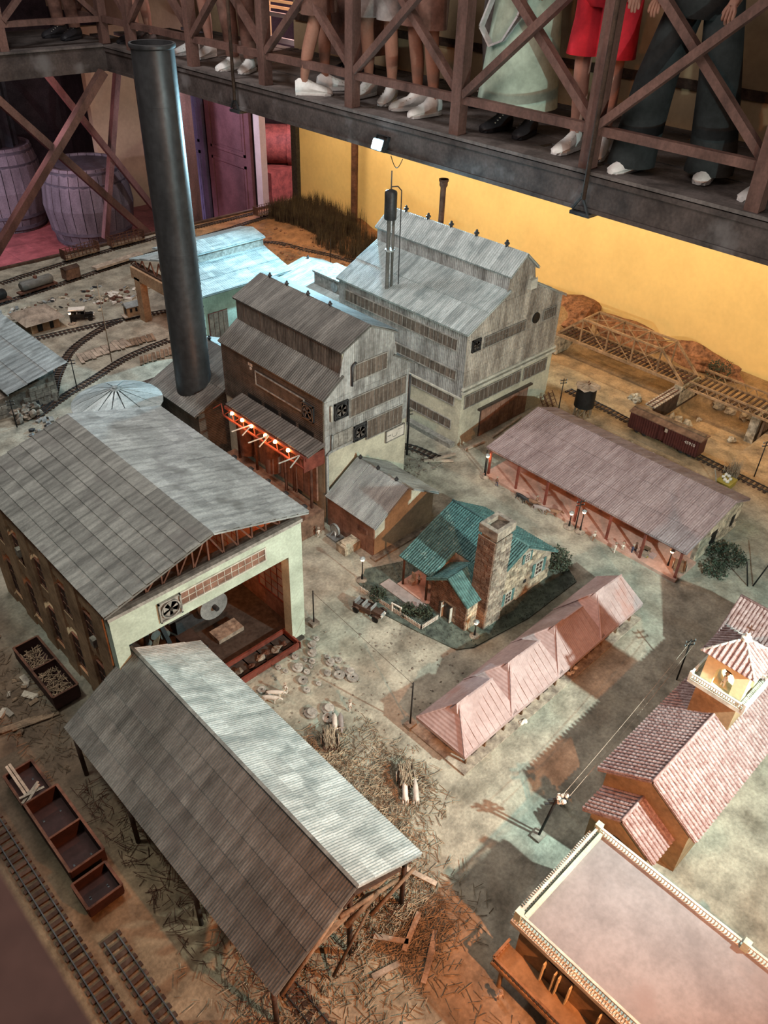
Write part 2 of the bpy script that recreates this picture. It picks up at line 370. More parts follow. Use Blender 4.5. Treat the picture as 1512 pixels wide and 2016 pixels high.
for i in range(10):
    for j in range(5): inst(pl, 'plank', g, Matrix.Translation((4.57+i*.14, -.2+j*2+(i % 2)*.5, ZD-.002*(i % 3))))
pl2 = MB().box(-.98, .98, -.068, .068, -.03, 0).mesh('plank', M['deck_wood'])
for i in range(9):
    for j in range(2): inst(pl2, 'plank', g, Matrix.Translation((1.6+j*2, 8.66+i*.14, ZD-.002*(i % 3))))
for y in [k*.9-1 for k in range(11)]: MB().box(4.47, 5.9, y-.04, y+.04, 1.34, 1.51).build('joist', M['beam_wood'], g)
PY = [8.0-1.042*i for i in range(9)]
for y in PY: MB().box(4.375, 4.455, y-.04, y+.04, ZD, 2.66).build('rail_post', M['rail_wood'], g)
for i in range(-1, 8):
    ya = PY[i] if i >= 0 else 9.04; yb = PY[i+1]
    MB().bar((XR-.012, ya-.04, 1.80), (XR-.012, yb+.04, 2.62), .045, .055, (1,0,0)).build('cross_brace', M['rail_wood'], g)
    MB().bar((XR+.03, ya-.04, 2.62), (XR+.03, yb+.04, 1.80), .045, .055, (1,0,0)).build('cross_brace', M['rail_wood'], g)
    MB().box(XR-.025, XR+.025, yb+.04, ya-.04, 1.745, 1.795).build('bottom_rail', M['rail_wood'], g)
MB().box(XR-.05, XR+.05, -.5, 8.5, 2.66, 2.71).build('handrail', M['rail_wood'], g)
# back rail of the left arm
for x in (4.42, 3.4, 2.4):
    MB().box(x-.04, x+.04, 8.5, 8.58, ZD, 2.66).build('rail_post', M['rail_wood'], g)
for x in (3.4, 2.4):
    MB().bar((x+.04, 8.52, 1.80), (x+.98, 8.52, 2.62), .045, .055, (0,1,0)).build('cross_brace', M['rail_wood'], g)
    MB().bar((x+.04, 8.56, 2.62), (x+.98, 8.56, 1.80), .045, .055, (0,1,0)).build('cross_brace', M['rail_wood'], g)
    MB().box(x+.04, x+.98, 8.51, 8.56, 1.745, 1.795).build('bottom_rail', M['rail_wood'], g)
MB().box(2.0, 4.47, 8.48, 8.6, 2.66, 2.71).build('handrail', M['rail_wood'], g)
# hanging rods with iron straps
for y in (6.27, 2.735):
    MB().tube((4.345, y, 1.40), (4.345, y+.0, 3.4), .014, n=8).build('hanging_rod', M['wood_dark'], g, True)
    MB().bar((4.35, y-.05, 1.31), (4.35, y+.02, 1.43), .012).bar((4.35, y+.07, 1.33), (4.35, y+.0, 1.43), .012).box(4.34, 4.5, y-.06, y+.08, 1.30, 1.32).build('strap', M['iron'], g)
# braces under the left arm
for (a, b2, yy) in (((2.851, -.289), (5.865, 1.152), 8.45), ):
    pass
MB().bar((2.60, 8.44, -.40), (4.30, 8.44, 1.33), .07, .10, (0,1,0)).build('under_brace', M['rail_wood'], g)
MB().bar((3.10, 8.52, 1.33), (4.75, 8.52, -.55), .07, .10, (0,1,0)).build('under_brace', M['rail_wood'], g)
MB().bar((4.45, 9.35, -.60), (4.98, 9.35, 1.33), .06, .08, (0,1,0)).build('under_brace', M['rail_wood'], g)
MB().bar((4.02, 9.30, 1.33), (5.35, 9.30, -.70), .06, .08, (0,1,0)).build('under_brace', M['rail_wood'], g)
for x in (2.1, 5.25): MB().box(x-.06, x+.06, 8.5, 8.62, ZF, 1.33).build('under_post', M['rail_wood'], g)
# dark curtain hanging behind the left arm
cu = MB(); n = 60; vs = []
for i in range(n+1):
    x = 2.3 + 2.0*i/n; y = 10.95 + .05*math.sin(i*1.3); vs += [(x, y, ZF+.3), (x, y, 1.5), (x, y+.02, ZF+.3), (x, y+.02, 1.5)]
cu.add(vs, [(4*i, 4*i+4, 4*i+5, 4*i+1) for i in range(n)] + [(4*i+2, 4*i+3, 4*i+7, 4*i+6) for i in range(n)])
tag(cu.build('curtain', M['dark_cloth'], None), 'dark curtain hanging in the shade behind the barrels at left', 'curtain')

# the flood lamps
def flood(name, label, loc, yaw, glow, mount=.0):
    t = thing(name, label, 'lamp', loc)
    R = Matrix.Translation(loc) @ Matrix.Rotation(-yaw, 4, 'Z') @ Matrix.Rotation(math.radians(22), 4, 'Y')
    MB().obox(R, -.03, .012, -.055, .055, -.04, .04).build('housing', M['iron'], t)
    MB().obox(R, -.036, -.031, -.045, .045, -.032, .032).build('lit_lens', M[glow], t)
    MB().obox(R, -.005, .02, -.062, -.056, -.01, .07).obox(R, -.005, .02, .056, .062, -.01, .07).obox(R, -.005, .02, -.062, .062, .066, .072).build('bracket', M['iron'], t)
    return t
flood('flood_lamp', 'small lit white flood lamp fixed under the edge beam of the far walkway', (4.335, 4.485, 1.375), 0, 'flood_glow')
# the cable loops by the lamp
cb = MB(); pr = None
for i in range(15):
    a = i/14*PI; p = (4.34, 4.34-.0-.09*math.sin(a)*(.6), 1.31-.06*math.sin(a)+.001*i)
    p = (4.345, 4.38-.12*i/14, 1.325-.07*math.sin(a))
    if pr: cb.tube(pr, p, .003, n=5)
    pr = p
tag(cb.build('cable', M['black_iron']), 'short black cable loop hanging below the beam beside the lit flood lamp', 'cable')

# ------------------------------------------------------------------ near walkway (where the photograph is taken from)
g2 = thing('near_walkway', 'brown wooden walkway with its blurred handrail close to the lens at lower left', 'walkway', (-.6, 0, 1.3))
MB().box(-1.5, -.06, -1.9, 3.5, 1.36, ZD).build('deck', M['deck_wood'], g2)
MB().box(-.055, .014, -1.9, 3.5, 2.44, 2.50).build('handrail', M['rail_wood'], g2)
for y in (-1.4, -.4, .9, 1.9, 2.9): MB().box(-.14, -.07, y-.035, y+.035, 1.55, 2.44).build('rail_post', M['rail_wood'], g2)
g3 = thing('side_walkway', 'dark walkway closing the right side of the hall with two flood lamps', 'walkway', (2.1, -1.2, 1.3))
MB().box(-.06, 4.36, -.68, -.60, 1.325, 1.535).build('edge_beam', M['beam_wood'], g3)
for i in range(10): MB().box(-.06, 4.36, -.74-i*.14, -.61-i*.14, 1.535, 1.56).build('plank', M['deck_wood'], g3)
for i in range(6): MB().box(.1+i*.8, .18+i*.8, -.67, -.61, 1.56, 2.6).build('rail_post', M['rail_wood'], g3)
MB().box(-.06, 4.36, -.68, -.60, 2.6, 2.65).build('handrail', M['rail_wood'], g3)
flood('flood_lamp', 'cold flood lamp on the beam of the side walkway', (2.12, -.555, 1.395), -PI/2, 'flood_glow')
flood('flood_lamp', 'warm flood lamp on the beam of the side walkway', (.92, -.575, 1.395), -PI/2, 'warm_glow')

# ------------------------------------------------------------------ great barrels
def barrel(x, y, r, h, label):
    t = thing('barrel', label, 'barrel', (x, y, ZF+.01), 'great barrels on the red floor')
    n = 26; prof = [(r*.80, 0), (r*.93, h*.22), (r, h*.5), (r*.94, h*.78), (r*.82, h)]
    for i in range(n):
        a0 = 2*PI*i/n+.008; a1 = 2*PI*(i+1)/n-.008; vs = []
        for rr, z in prof:
            for a in (a0, a1):
                for k in (0, -.03): vs.append((x+(rr+k)*math.cos(a), y+(rr+k)*math.sin(a), ZF+.01+z))
        fs = []
        for k in range(4):
            b = k*4; c = b+4
            fs += [(b, b+2, c+2, c), (b+1, c+1, c+3, b+3), (b, c, c+1, b+1), (b+2, b+3, c+3, c+2)]
        fs += [(0, 1, 3, 2), (16, 18, 19, 17)]
        MB().add(vs, fs).build('stave', M['barrel_wood'], t)
    MB().lathe((x, y, ZF+.01), [(0, h-.07), (r*.80, h-.07), (r*.80, h-.04), (0, h-.04)], 26).build('barrel_head', M['barrel_wood'], t)
    MB().lathe((x, y, ZF+.01), [(0, .02), (r*.78, .02), (r*.78, .05), (0, .05)], 26).build('barrel_head', M['barrel_wood'], t)
    for z in (.06, .2, .8, .94):
        k = r*(1-.19*abs(z-.5)**1.6*3.1)+.002
        MB().lathe((x, y, ZF+.01), [(k-.006, h*z-.025), (k+.006, h*z-.02), (k+.006, h*z+.02), (k-.006, h*z+.025)], 30).build('hoop', M['hoop'], t, True)
barrel(4.62, 9.98, .54, .92, 'great wooden barrel nearest the model, standing on the red tiled floor')
barrel(4.05, 11.1, .50, 1.0, 'great wooden barrel behind and left of the other, at the picture edge')

# ------------------------------------------------------------------ visitors
def skin_mesh(name, chains, m, sub=1):
    """one continuous surface grown over connected chains of (point, radius)"""
    me = bpy.data.meshes.new(name); vs = []; es = []; rs = []; key = {}
    for ch in chains:
        pv = None
        for (p, r) in ch:
            k = tuple(round(c, 4) for c in p)
            if k not in key: key[k] = len(vs); vs.append(p); rs.append(r)
            i = key[k]
            if pv is not None and pv != i: es.append((pv, i))
            pv = i
    me.from_pydata(vs, es, [])
    o = bpy.data.objects.new(name, me); COL.objects.link(o)
    md = o.modifiers.new('s', 'SKIN'); md.use_smooth_shade = True
    sv = me.skin_vertices[0].data
    for i, r in enumerate(rs): sv[i].radius = (r, r)
    sv[0].use_root = True
    o.modifiers.new('u', 'SUBSURF').levels = sub
    bpy.context.view_layer.update()
    out = bpy.data.meshes.new_from_object(o.evaluated_get(bpy.context.evaluated_depsgraph_get()))
    bpy.data.objects.remove(o); out.name = name; out.materials.clear(); out.materials.append(m)
    for p in out.polygons: p.use_smooth = True
    return out
def limb(mb, pts, n=14):
    # loose cloth tube round a chain of (point, radius)
    prev = None; rings = []
    for i, (p, r) in enumerate(pts):
        rings.append([(p[0]+r*math.cos(2*PI*k/n), p[1]+r*math.sin(2*PI*k/n), p[2]) for k in range(n)])
    vs = [q for rg in rings for q in rg]
    fs = [(k*n+i, k*n+(i+1) % n, (k+1)*n+(i+1) % n, (k+1)*n+i) for k in range(len(pts)-1) for i in range(n)]
    return mb.add(vs, fs)
def shoe(mb, x, y, yaw, L=.27, w=.095, h=.085, hi=False):
    # toe points to -X before the turn
    R = Matrix.Translation((x, y, 0)) @ Matrix.Rotation(yaw, 4, 'Z'); secs = [(.098, .030, .10 if not hi else .13), (.07, .043, .12 if not hi else .15), (.0, .046, .115 if not hi else .14), (-.05, .048, .090), (-.12, .052, .068), (-.17, .044, .052), (-.192, .018, .030)]
    n = 10; vs = []; fs = []
    for X, hw, hz in secs:
        for k in range(n):
            a = 2*PI*k/n; zz = hz/2 + hz/2*math.sin(a)*(1 if math.sin(a) > 0 else 1); vs.append(R @ Vector((X, hw*math.cos(a)*(1.0 if math.sin(a) < .2 else .82), zz)))
    for k in range(len(secs)-1):
        for i in range(n): fs.append((k*n+i, k*n+(i+1) % n, (k+1)*n+(i+1) % n, (k+1)*n+i))
    fs += [tuple(range(n)), tuple(range((len(secs)-1)*n, len(secs)*n))]
    return mb.add(vs, fs)
def shoe_sole(mb, x, y, yaw):
    R = Matrix.Translation((x, y, 0)) @ Matrix.Rotation(yaw, 4, 'Z')
    pts = [(.095, .028), (.05, .044), (0, .044), (-.07, .048), (-.13, .051), (-.175, .036), (-.19, .0), (-.175, -.036), (-.13, -.051), (-.07, -.048), (0, -.044), (.05, -.044), (.095, -.028)]
    return mb.prism([R @ Vector((a, b, 0)) for a, b in pts], (0, 0, .022))
def person(label, x, y, yaw, lower, lower_m, top_m, skin='skin', shoe_m='shoe_white', stance=.11, step=0, group='visitors on the raised walkway', hi=False, s=1.0, extra=None):
    """facing -X before the turn; lower = shorts / trousers / wide / skirt"""
    t = thing('person', label, 'person', (0, 0, 0), group)
    F = {}
    for sd in (-1, 1): F[sd] = (step*sd*.5, sd*stance)
    ch = []
    hip = (.0, 0, .95)
    ch.append([(hip, .13), ((0, 0, 1.10), .115), ((0, 0, 1.28), .135), ((0, 0, 1.41), .10), ((-.01, 0, 1.47), .055), ((-.02, 0, 1.55), .06), ((-.03, 0, 1.63), .095), ((-.03, 0, 1.70), .06)])
    for sd in (-1, 1):
        fx, fy = F[sd]
        ch.append([(hip, .13), ((.0, sd*.09, .86), .088), ((fx*.55-.02, sd*.10*.4+fy*.6, .49), .055), ((fx*.8+.015, fy*.95, .30), .054), ((fx+.03, fy, .095), .032), ((fx-.01, fy, .05), .02), ((fx-.09, fy, .035), .016)])
        ch.append([((0, 0, 1.41), .10), ((0, sd*.17, 1.39), .055), ((.02, sd*.235, 1.12), .042), ((-.10, sd*.21, .93), .03), ((-.15, sd*.20, .88), .026)])
        for k in range(4):
            o = (k-1.5)*.017
            ch.append([((-.15, sd*.20, .88), .026), ((-.185, sd*.20+o, .845), .0105), ((-.20, sd*.20+o, .805+abs(o)*.3), .009), ((-.19, sd*.20+o, .775+abs(o)), .008)])
        ch.append([((-.15, sd*.20, .88), .026), ((-.15, sd*.165, .855), .011), ((-.165, sd*.155, .825), .009)])
    bd = skin_mesh('body', ch, M[skin]); link(bd, 'body', t)
    hr = MB().lathe((-.02, 0, 1.645), [(.0, .115), (.06, .10), (.098, .05), (.10, -.0), (.085, -.05)], 14); hr.build('hair', M['hair'], t, True)
    fa = MB(); fa.blob((-.125, 0, 1.615), .018, .012, .022, n=6, m=4)
    fa.build('nose', M[skin], t, True)
    fm = MB().box(-.124, -.115, -.025, .025, 1.572, 1.58); fm.build('mouth', M['wine_cloth'], t)
    for sd in (-1, 1):
        MB().blob((-.115, sd*.035, 1.645), .012, .014, .009, n=6, m=4).build('eye', M['fig_white'], t, True)
        MB().blob((-.03, sd*.098, 1.625), .022, .012, .032, n=6, m=4).build('ear', M[skin], t, True)
    sh = MB(); limb(sh, [((0, 0, .98), .165), ((0, 0, 1.12), .155), ((0, 0, 1.30), .175), ((0, 0, 1.43), .13), ((-.01, 0, 1.475), .068)])
    for v in range(len(sh.v)):
        q = sh.v[v]; sh.v[v] = (q[0]*.78, q[1]*1.12, q[2])
    for sd in (-1, 1): sh.tube((0, sd*.14, 1.41), (.02, sd*.235, 1.16), .078, .07, 12, cap=False)
    sh.build('shirt', M[top_m], t, True)
    lw = MB()
    if lower == 'skirt': limb(lw, [((0, 0, 1.02), .15), ((0, 0, .85), .20), ((0, 0, .5), .235), ((0, 0, .17), .27)], 28)
    else:
        limb(lw, [((0, 0, 1.03), .145), ((0, 0, .94), .165), ((0, 0, .86), .172), ((0, 0, .79), .135)])
        for sd in (-1, 1):
            fx, fy = F[sd]; hipq = ((0, sd*.09, .90), .10); knee = (fx*.55-.02, sd*.04+fy*.6, .49)
            if lower == 'shorts': limb(lw, [hipq, ((fx*.3, sd*.085, .72), .108), ((knee[0], knee[1], .54), .108)])
            elif lower == 'wide': limb(lw, [hipq, ((knee[0], knee[1], .50), .115), ((fx+.01, fy, .12), .135), ((fx, fy, .035), .14)])
            elif lower == 'trousers': limb(lw, [hipq, ((knee[0], knee[1], .49), .078), ((fx*.8+.01, fy*.95, .28), .068), ((fx+.025, fy, .10), .058)])
            elif lower == 'bare': limb(lw, [hipq, ((fx*.3, sd*.085, .74), .10)])
    lw.build({'skirt': 'skirt', 'shorts': 'shorts', 'bare': 'shorts'}.get(lower, 'trousers'), M[lower_m], t, True)
    for sd in (-1, 1):
        fx, fy = F[sd]; f = MB(); shoe(f, fx, fy, sd*-.15, hi=hi)
        so = f.build('shoe', M[shoe_m], t, True)
        z = MB(); shoe_sole(z, fx, fy, sd*-.15); z.build('sole', M['shoe_white' if shoe_m != 'shoe_black' else 'shoe_black'], so)
        z = MB()
        for k in range(4): z.bar((fx-.02-.028*k, fy-.026, .092-.012*k), (fx-.02-.028*k, fy+.026, .092-.012*k), .006)
        z.build('laces', M['white_trim'], so)
    if extra: extra(t)
    t.location = (x, y, ZD+.004); t.rotation_euler = (0, 0, yaw); t.scale = (s, s, s)
    return t
def belt(t):
    b2 = MB(); pts = [(-.20, -.02, .98), (-.24, .10, .80), (-.25, .17, .62), (-.23, .10, .52), (-.24, 0, .56), (-.25, -.10, .70), (-.22, -.14, .92)]
    for a, c in zip(pts[:-1], pts[1:]): b2.bar(a, c, .012, .05, (1, 0, 0))
    b2.build('hanging_strap', M['white_cloth'], t)
person('visitor in a long mint green skirt with a white hanging strap', 4.80, 3.66, .1, 'skirt', 'mint_cloth', 'wine_cloth', shoe_m='shoe_black', extra=belt)
person('visitor in bright red shorts and white laced sneakers', 4.72, 3.02, .25, 'shorts', 'red_cloth', 'red_cloth', 'skin_pink', stance=.10)
person('visitor in wide black trousers with a white shoe tip showing', 4.70, 2.42, .1, 'wide', 'dark_cloth', 'dark_cloth', stance=.20, step=-.18)
person('visitor at the right picture edge, one white shoe seen behind the rail post', 4.70, 1.72, .0, 'trousers', 'grey_cloth', 'grey_cloth', stance=.12)
person('bare-legged visitor in white sneakers with dark heel tabs beside the lit lamp', 4.72, 4.46, -.25, 'shorts', 'brown_cloth', 'grey_cloth', stance=.11, hi=True)
person('visitor with pale ankle-high sneakers just left of the lit lamp', 4.80, 5.0, .3, 'shorts', 'grey_cloth', 'brown_cloth', stance=.13, step=.1, hi=True)
person('visitor turned away, white sneaker heel showing at the walkway edge', 4.58, 5.45, 2.6, 'shorts', 'brown_cloth', 'wine_cloth', stance=.10, step=.2)
person('visitor with one white sneaker beside the thin hanging rod', 4.66, 6.60, .4, 'trousers', 'brown_cloth', 'wine_cloth', stance=.09)
person('visitor in black and white striped shoes standing behind the chimney top', 4.80, 7.45, .2, 'shorts', 'navy_cloth', 'grey_cloth', 'skin_pink', stance=.12)
person('bare-legged visitor in dark sandals left of the chimney top', 4.72, 8.35, .1, 'bare', 'brown_cloth', 'wine_cloth', 'skin_pink', 'shoe_black')
person('visitor in dark shoes farthest left on the walkway', 4.30, 9.10, .3, 'trousers', 'brown_cloth', 'wine_cloth', 'skin', 'shoe_black')
person('visitor in beige trousers behind the mint green skirt', 5.35, 4.25, .1, 'trousers', 'grey_cloth', 'grey_cloth', 'skin_pink', 'shoe_black')
person('visitor in a long brown skirt standing back near the lit window', 5.40, 5.9, .1, 'skirt', 'brown_cloth', 'brown_cloth', 'skin', 'shoe_black')
# ------------------------------------------------------------------ the model landscape
def sst(a, b, x): t = max(0, min(1, (x-a)/(b-a))); return t*t*(3-2*t)
def rectm(x, y, x0, x1, y0, y1, s): return sst(x0-s, x0+s, x)*(1-sst(x1-s, x1+s, x))*sst(y0-s, y0+s, y)*(1-sst(y1-s, y1+s, y))
def height(x, y):
    h = .012*noise.noise(Vector((x*2.2, y*2.2, 0)))*sst(4.2, 4.8, x) + .0035*noise.noise(Vector((x*9, y*9, 3)))
    h -= .13*rectm(x, y, 4.86, 5.52, 1.55, 2.17, .03)
    h -= .07*rectm(x, y, 4.98, 5.55, 2.26, 3.35, .07)
    h += .09*sst(5.55, 5.9, x)*sst(2.2, 2.6, y)*(.5+noise.noise(Vector((x*3, y*3, 1))))
    h += .16*max(0, 1-((x-5.55)/.35)**2-((y-3.55)/.45)**2)
    h += .05*max(0, 1-((x-5.5)/.5)**2-((y-6.5)/.8)**2)
    return h
GX0, GX1, GY0, GY1 = -1.0, 5.9, -1.2, 7.5
nx, ny = 300, 370
vs = []; cols = []
def mixc(a, b, t): return tuple(a[i]+(b[i]-a[i])*t for i in range(3))
for j in range(ny+1):
    for i in range(nx+1):
        x = GX0+(GX1-GX0)*i/nx; y = GY0+(GY1-GY0)*j/ny
        n1 = noise.noise(Vector((x*2.6, y*2.6, 5))); n2 = noise.noise(Vector((x*7, y*7, 9)))
        vs.append((x, y, height(x, y)))
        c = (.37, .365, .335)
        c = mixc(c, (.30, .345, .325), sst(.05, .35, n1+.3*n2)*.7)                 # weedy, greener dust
        c = mixc(c, (.11, .08, .062), sst(.95, .5, x+.12*n2)*sst(.8, 1.3, y))       # dark yard soil by the wagons, with the shade there painted in
        c = mixc(c, (.30, .22, .15), sst(1.35, 1.0, x+.2*n2)*sst(2.1, 1.6, y)*.6) # straw litter
        c = mixc(c, (.36, .24, .14), sst(4.1, 4.6, x+.15*n1))                      # brown earth at the back
        c = mixc(c, (.30, .15, .075), sst(4.4, 4.9, x+.1*n1)*sst(4.6, 5.2, y))
        c = mixc(c, (.33, .32, .29), sst(4.4, 5.0, y)*sst(4.2, 3.6, x)*.8)
        c = mixc(c, (.16, .12, .09), sst(.12, .4, n2)*.35)
        cols.append(c)
fs = [(j*(nx+1)+i, j*(nx+1)+i+1, (j+1)*(nx+1)+i+1, (j+1)*(nx+1)+i) for j in range(ny) for i in range(nx)]
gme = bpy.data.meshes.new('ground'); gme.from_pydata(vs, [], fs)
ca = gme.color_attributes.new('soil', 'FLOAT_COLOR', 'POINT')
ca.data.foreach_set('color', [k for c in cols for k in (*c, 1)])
gm = mat('ground_soil', (.35, .34, .3), .95, 0, .3, 8, bump=.55, fine=75, rnd=0, bdist=.006)
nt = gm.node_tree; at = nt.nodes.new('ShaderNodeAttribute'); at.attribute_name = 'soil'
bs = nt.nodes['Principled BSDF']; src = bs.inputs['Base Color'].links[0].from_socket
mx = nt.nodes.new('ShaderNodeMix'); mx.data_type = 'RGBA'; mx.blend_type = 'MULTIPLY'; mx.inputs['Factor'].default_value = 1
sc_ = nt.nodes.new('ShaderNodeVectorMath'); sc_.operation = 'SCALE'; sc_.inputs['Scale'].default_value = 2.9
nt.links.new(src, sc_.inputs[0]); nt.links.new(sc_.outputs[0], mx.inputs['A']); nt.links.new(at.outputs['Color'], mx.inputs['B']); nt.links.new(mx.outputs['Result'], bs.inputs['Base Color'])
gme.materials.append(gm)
for p in gme.polygons: p.use_smooth = True
base = thing('model_landscape', 'dusty greenish grey ground of the big model sugar mill layout', 'model ground', (2.45, 3.15, -.3))
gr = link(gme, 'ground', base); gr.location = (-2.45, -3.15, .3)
pb = MB().box(GX0, GX1, GY0, GY1, ZF, -.16); pb.build('plinth', M['wood_dark'], base)
eb = MB().box(GX0-.03, GX1+.0, GY1, GY1+.035, -.16, .02).box(GX0-.03, GX0, GY0, GY1, -.16, .02); eb.build('edge_board', M['wood_dark'], base)

# ------------------------------------------------------------------ roof, siding and window builders
TPL = {}
def slope(root, a, b, c, d, nu, nv, m, ribs=0, name='roof', thick=.008, lap=.0035, jitter=.004, ribh=.0022, sheet='roof_sheet', over=1.0):
    """a-b is the eave, d-c the ridge; a slab with its own lapped sheets"""
    a, b, c, d = map(Vector, (a, b, c, d)); n = (b-a).cross(d-a).normalized()
    if n.z < 0: n = -n
    s = MB().prism([a, b, c, d], -n*thick).build(name, m, root)
    u = (b-a)/nu; v = (d-a)/nv
    flip = u.cross(v).z < 0
    lu, lv = u.length, v.length*over
    key = (round(lu, 4), round(lv, 4), ribs, m.name, ribh, sheet)
    if key not in TPL:
        mb = MB(); k = max(1, ribs*2); g = .0003
        vv = []
        for i in range(k+1):
            h = ribh if (i % 2 and ribs) else 0
            X = g+(lu-2*g)*i/k
            vv += [(X, 0, h), (X, lv-g, h), (X, 0, h-.0022), (X, lv-g, h-.0022)]
        ff = []
        for i in range(k):
            p = i*4; q = p+4
            ff += [(p, q, q+1, p+1), (p, p+2, q+2, q), (p+1, q+1, q+3, p+3)]
        ff += [(0, 1, 3, 2), (4*k, 4*k+2, 4*k+3, 4*k+1)]
        TPL[key] = mb.add(vv, ff).mesh(sheet, m)
    me = TPL[key]
    for i in range(nu):
        for j in range(nv):
            o = a+u*i+v*j + n*(.0026+lap)
            vd = (v - n*lap*1.0).normalized()
            F = frame(o, u, vd) if not flip else None
            if flip:   # mirror: run u backwards
                o = o+u; F = frame(o, -u, vd)
            F = F @ Matrix.Rotation(random.uniform(-jitter, jitter), 4, 'Z') @ Matrix.Rotation(random.uniform(-jitter, jitter)*.8, 4, 'X')
            inst(me, sheet, s, F)
    return s
def band(root, o, u, v, w, h, nx, ny=1, fm='frame', pm='pane', name='window_band', t=.006, fr=.006, mul=.0022):
    """framed row of panes on a wall: o lower corner, u along, v up, u x v = outward"""
    F = frame(o, u, v); mb = MB()
    mb.obox(F, 0, w, 0, fr, -.002, t).obox(F, 0, w, h-fr, h, -.002, t).obox(F, 0, fr, fr, h-fr, -.002, t).obox(F, w-fr, w, fr, h-fr, -.002, t)
    iw = (w-2*fr)/nx; ih = (h-2*fr)/ny
    for i in range(1, nx): mb.obox(F, fr+iw*i-mul/2, fr+iw*i+mul/2, fr, h-fr, -.002, t*.8)
    for j in range(1, ny): mb.obox(F, fr, w-fr, fr+ih*j-mul/2, fr+ih*j+mul/2, -.002, t*.8)
    f = mb.build(name, M[fm], root)
    key = ('pane', round(iw, 4), round(ih, 4), pm)
    if key not in TPL: TPL[key] = MB().box(mul/2, iw-mul/2, mul/2, ih-mul/2, 0, .0015).mesh('pane', M[pm])
    for i in range(nx):
        for j in range(ny):
            P = F @ Matrix.Translation((fr+iw*i, fr+ih*j, .0005+random.uniform(0, .0008)))
            inst(TPL[key], 'pane', f, P)
    return f
def fan(root, c, u, v, s, m='iron'):
    F = frame(c, u, v); h = s/2
    f = MB().obox(F, -h, h, -h, h, -.002, .002).obox(F, -h, h, -h, -h+.006, .002, .010).obox(F, -h, h, h-.006, h, .002, .010).obox(F, -h, -h+.006, -h, h, .002, .010).obox(F, h-.006, h, -h, h, .002, .010)
    f = f.build('exhaust_fan', M[m], root)
    ring = []; n = 20; r1, r2 = h*.86, h*.74
    mb = MB().lathe((0, 0, 0), [(r2, .002), (r2, .012), (r1, .012), (r1, .002)], n, M=None)
    mb.v = [tuple(F @ Vector(q)) for q in mb.v]; mb.build('shroud', M[m], f)
    for k in range(5):
        a = 2*PI*k/5+.3
        pts = [(math.cos(a)*.15*h, math.sin(a)*.15*h, .006), (math.cos(a-.32)*r2*.92, math.sin(a-.32)*r2*.92, .004), (math.cos(a+.32)*r2*.92, math.sin(a+.32)*r2*.92, .010)]
        MB().prism([F @ Vector(p) for p in pts], F.to_3x3() @ Vector((0, 0, .002))).build('blade', M['galv_brown' if m == 'iron' else m], f)
    MB().tube(F @ Vector((0, 0, .003)), F @ Vector((0, 0, .014)), h*.16, n=8).build('hub', M['frame_dark'], f)
    return f
def siding(root, o, u, v, w, top, ncol, rows, m, name='siding_panel', t=.004):
    """panels between z rows, clipped by top(u); each a separate thin slab"""
    F = frame(o, u, v); cw = w/ncol
    for i in range(ncol):
        ua, ub = cw*i+.0006, cw*(i+1)-.0006
        for k in range(len(rows)-1):
            z0, z1 = rows[k]+.0006, rows[k+1]-.0006
            ta, tb = top(ua+1e-5), top(ub-1e-5)
            if max(ta, tb) <= z0: continue
            pts = [(ua, z0), (ub, z0)]
            if tb > z0: pts += [(ub, min(z1, tb))]
            # a break in the outline inside the column
            um = (ua+ub)/2; tm = top(um)
            if z0 < tm < z1 or (min(ta, tb) < z1 < max(ta, tb)): pts.append((um, min(z1, max(tm, z0+1e-4))))
            if ta > z0: pts += [(ua, min(z1, ta))]
            if len(pts) < 3: continue
            dz = random.uniform(0, .0014)
            MB().prism([F @ Vector((a, b, dz)) for a, b in pts], F.to_3x3() @ Vector((0, 0, t))).build(name, M[m], root)
def lin(pts):
    def f(x):
        if x <= pts[0][0]: return pts[0][1]
        for (a, b), (c, d) in zip(pts[:-1], pts[1:]):
            if x <= c: return d if c-a < 1e-9 else b+(d-b)*(x-a)/(c-a)
        return pts[-1][1]
    return f
def finial(root, x, y, z, m='iron', s=1.0):
    MB().lathe((x, y, z), [(.007*s, 0), (.007*s, .010*s), (.012*s, .012*s), (.012*s, .018*s), (.006*s, .022*s), (.006*s, .028*s), (0, .033*s)], 8).build('roof_vent', M[m], root, True)
UX, UY, UZ = (1, 0, 0), (0, 1, 0), (0, 0, 1)

# ------------------------------------------------------------------ the big mill
t = thing('big_mill_building', 'largest grey corrugated mill hall with a raised monitor roof in front of the yellow wall', 'building', (3.91, 3.36, 0))
X0, X1, Y0, Y1 = 3.45, 4.37, 2.785, 3.92
out = [(X0, 0), (X1, 0), (X1, .79), (4.03, .955), (4.03, 1.055), (3.91, 1.15), (3.79, 1.055), (3.79, .955), (X0, .79)]
MB().prism([(x, Y0, z) for x, z in out], (0, Y1-Y0, 0)).build('wall', M['stucco'], t)
top = lin([(0, .785), (.34, .95), (.3401, 1.05), (.46, 1.14), (.58, 1.05), (.5801, .95), (.92, .785)])
siding(t, (X0, Y0, 0), UX, UZ, .92, top, 13, [.425, .53, .635, .74, .90, 1.2], 'siding_warm')
siding(t, (X0, Y1, 0), (0, -1, 0), UZ, 1.135, lambda q: .785, 14, [.355, .44, .53, .62, .785], 'siding')
siding(t, (3.79, Y1, 0), (0, -1, 0), UZ, 1.135, lambda q: 1.05, 12, [.95, 1.05], 'siding')
MB().box(X0-.012, X1+.01, Y0-.016, Y0, .412, .428).box(X0-.01, X1+.01, Y0-.02, Y0, .385, .40).build('ledge', M['white_trim'], t)
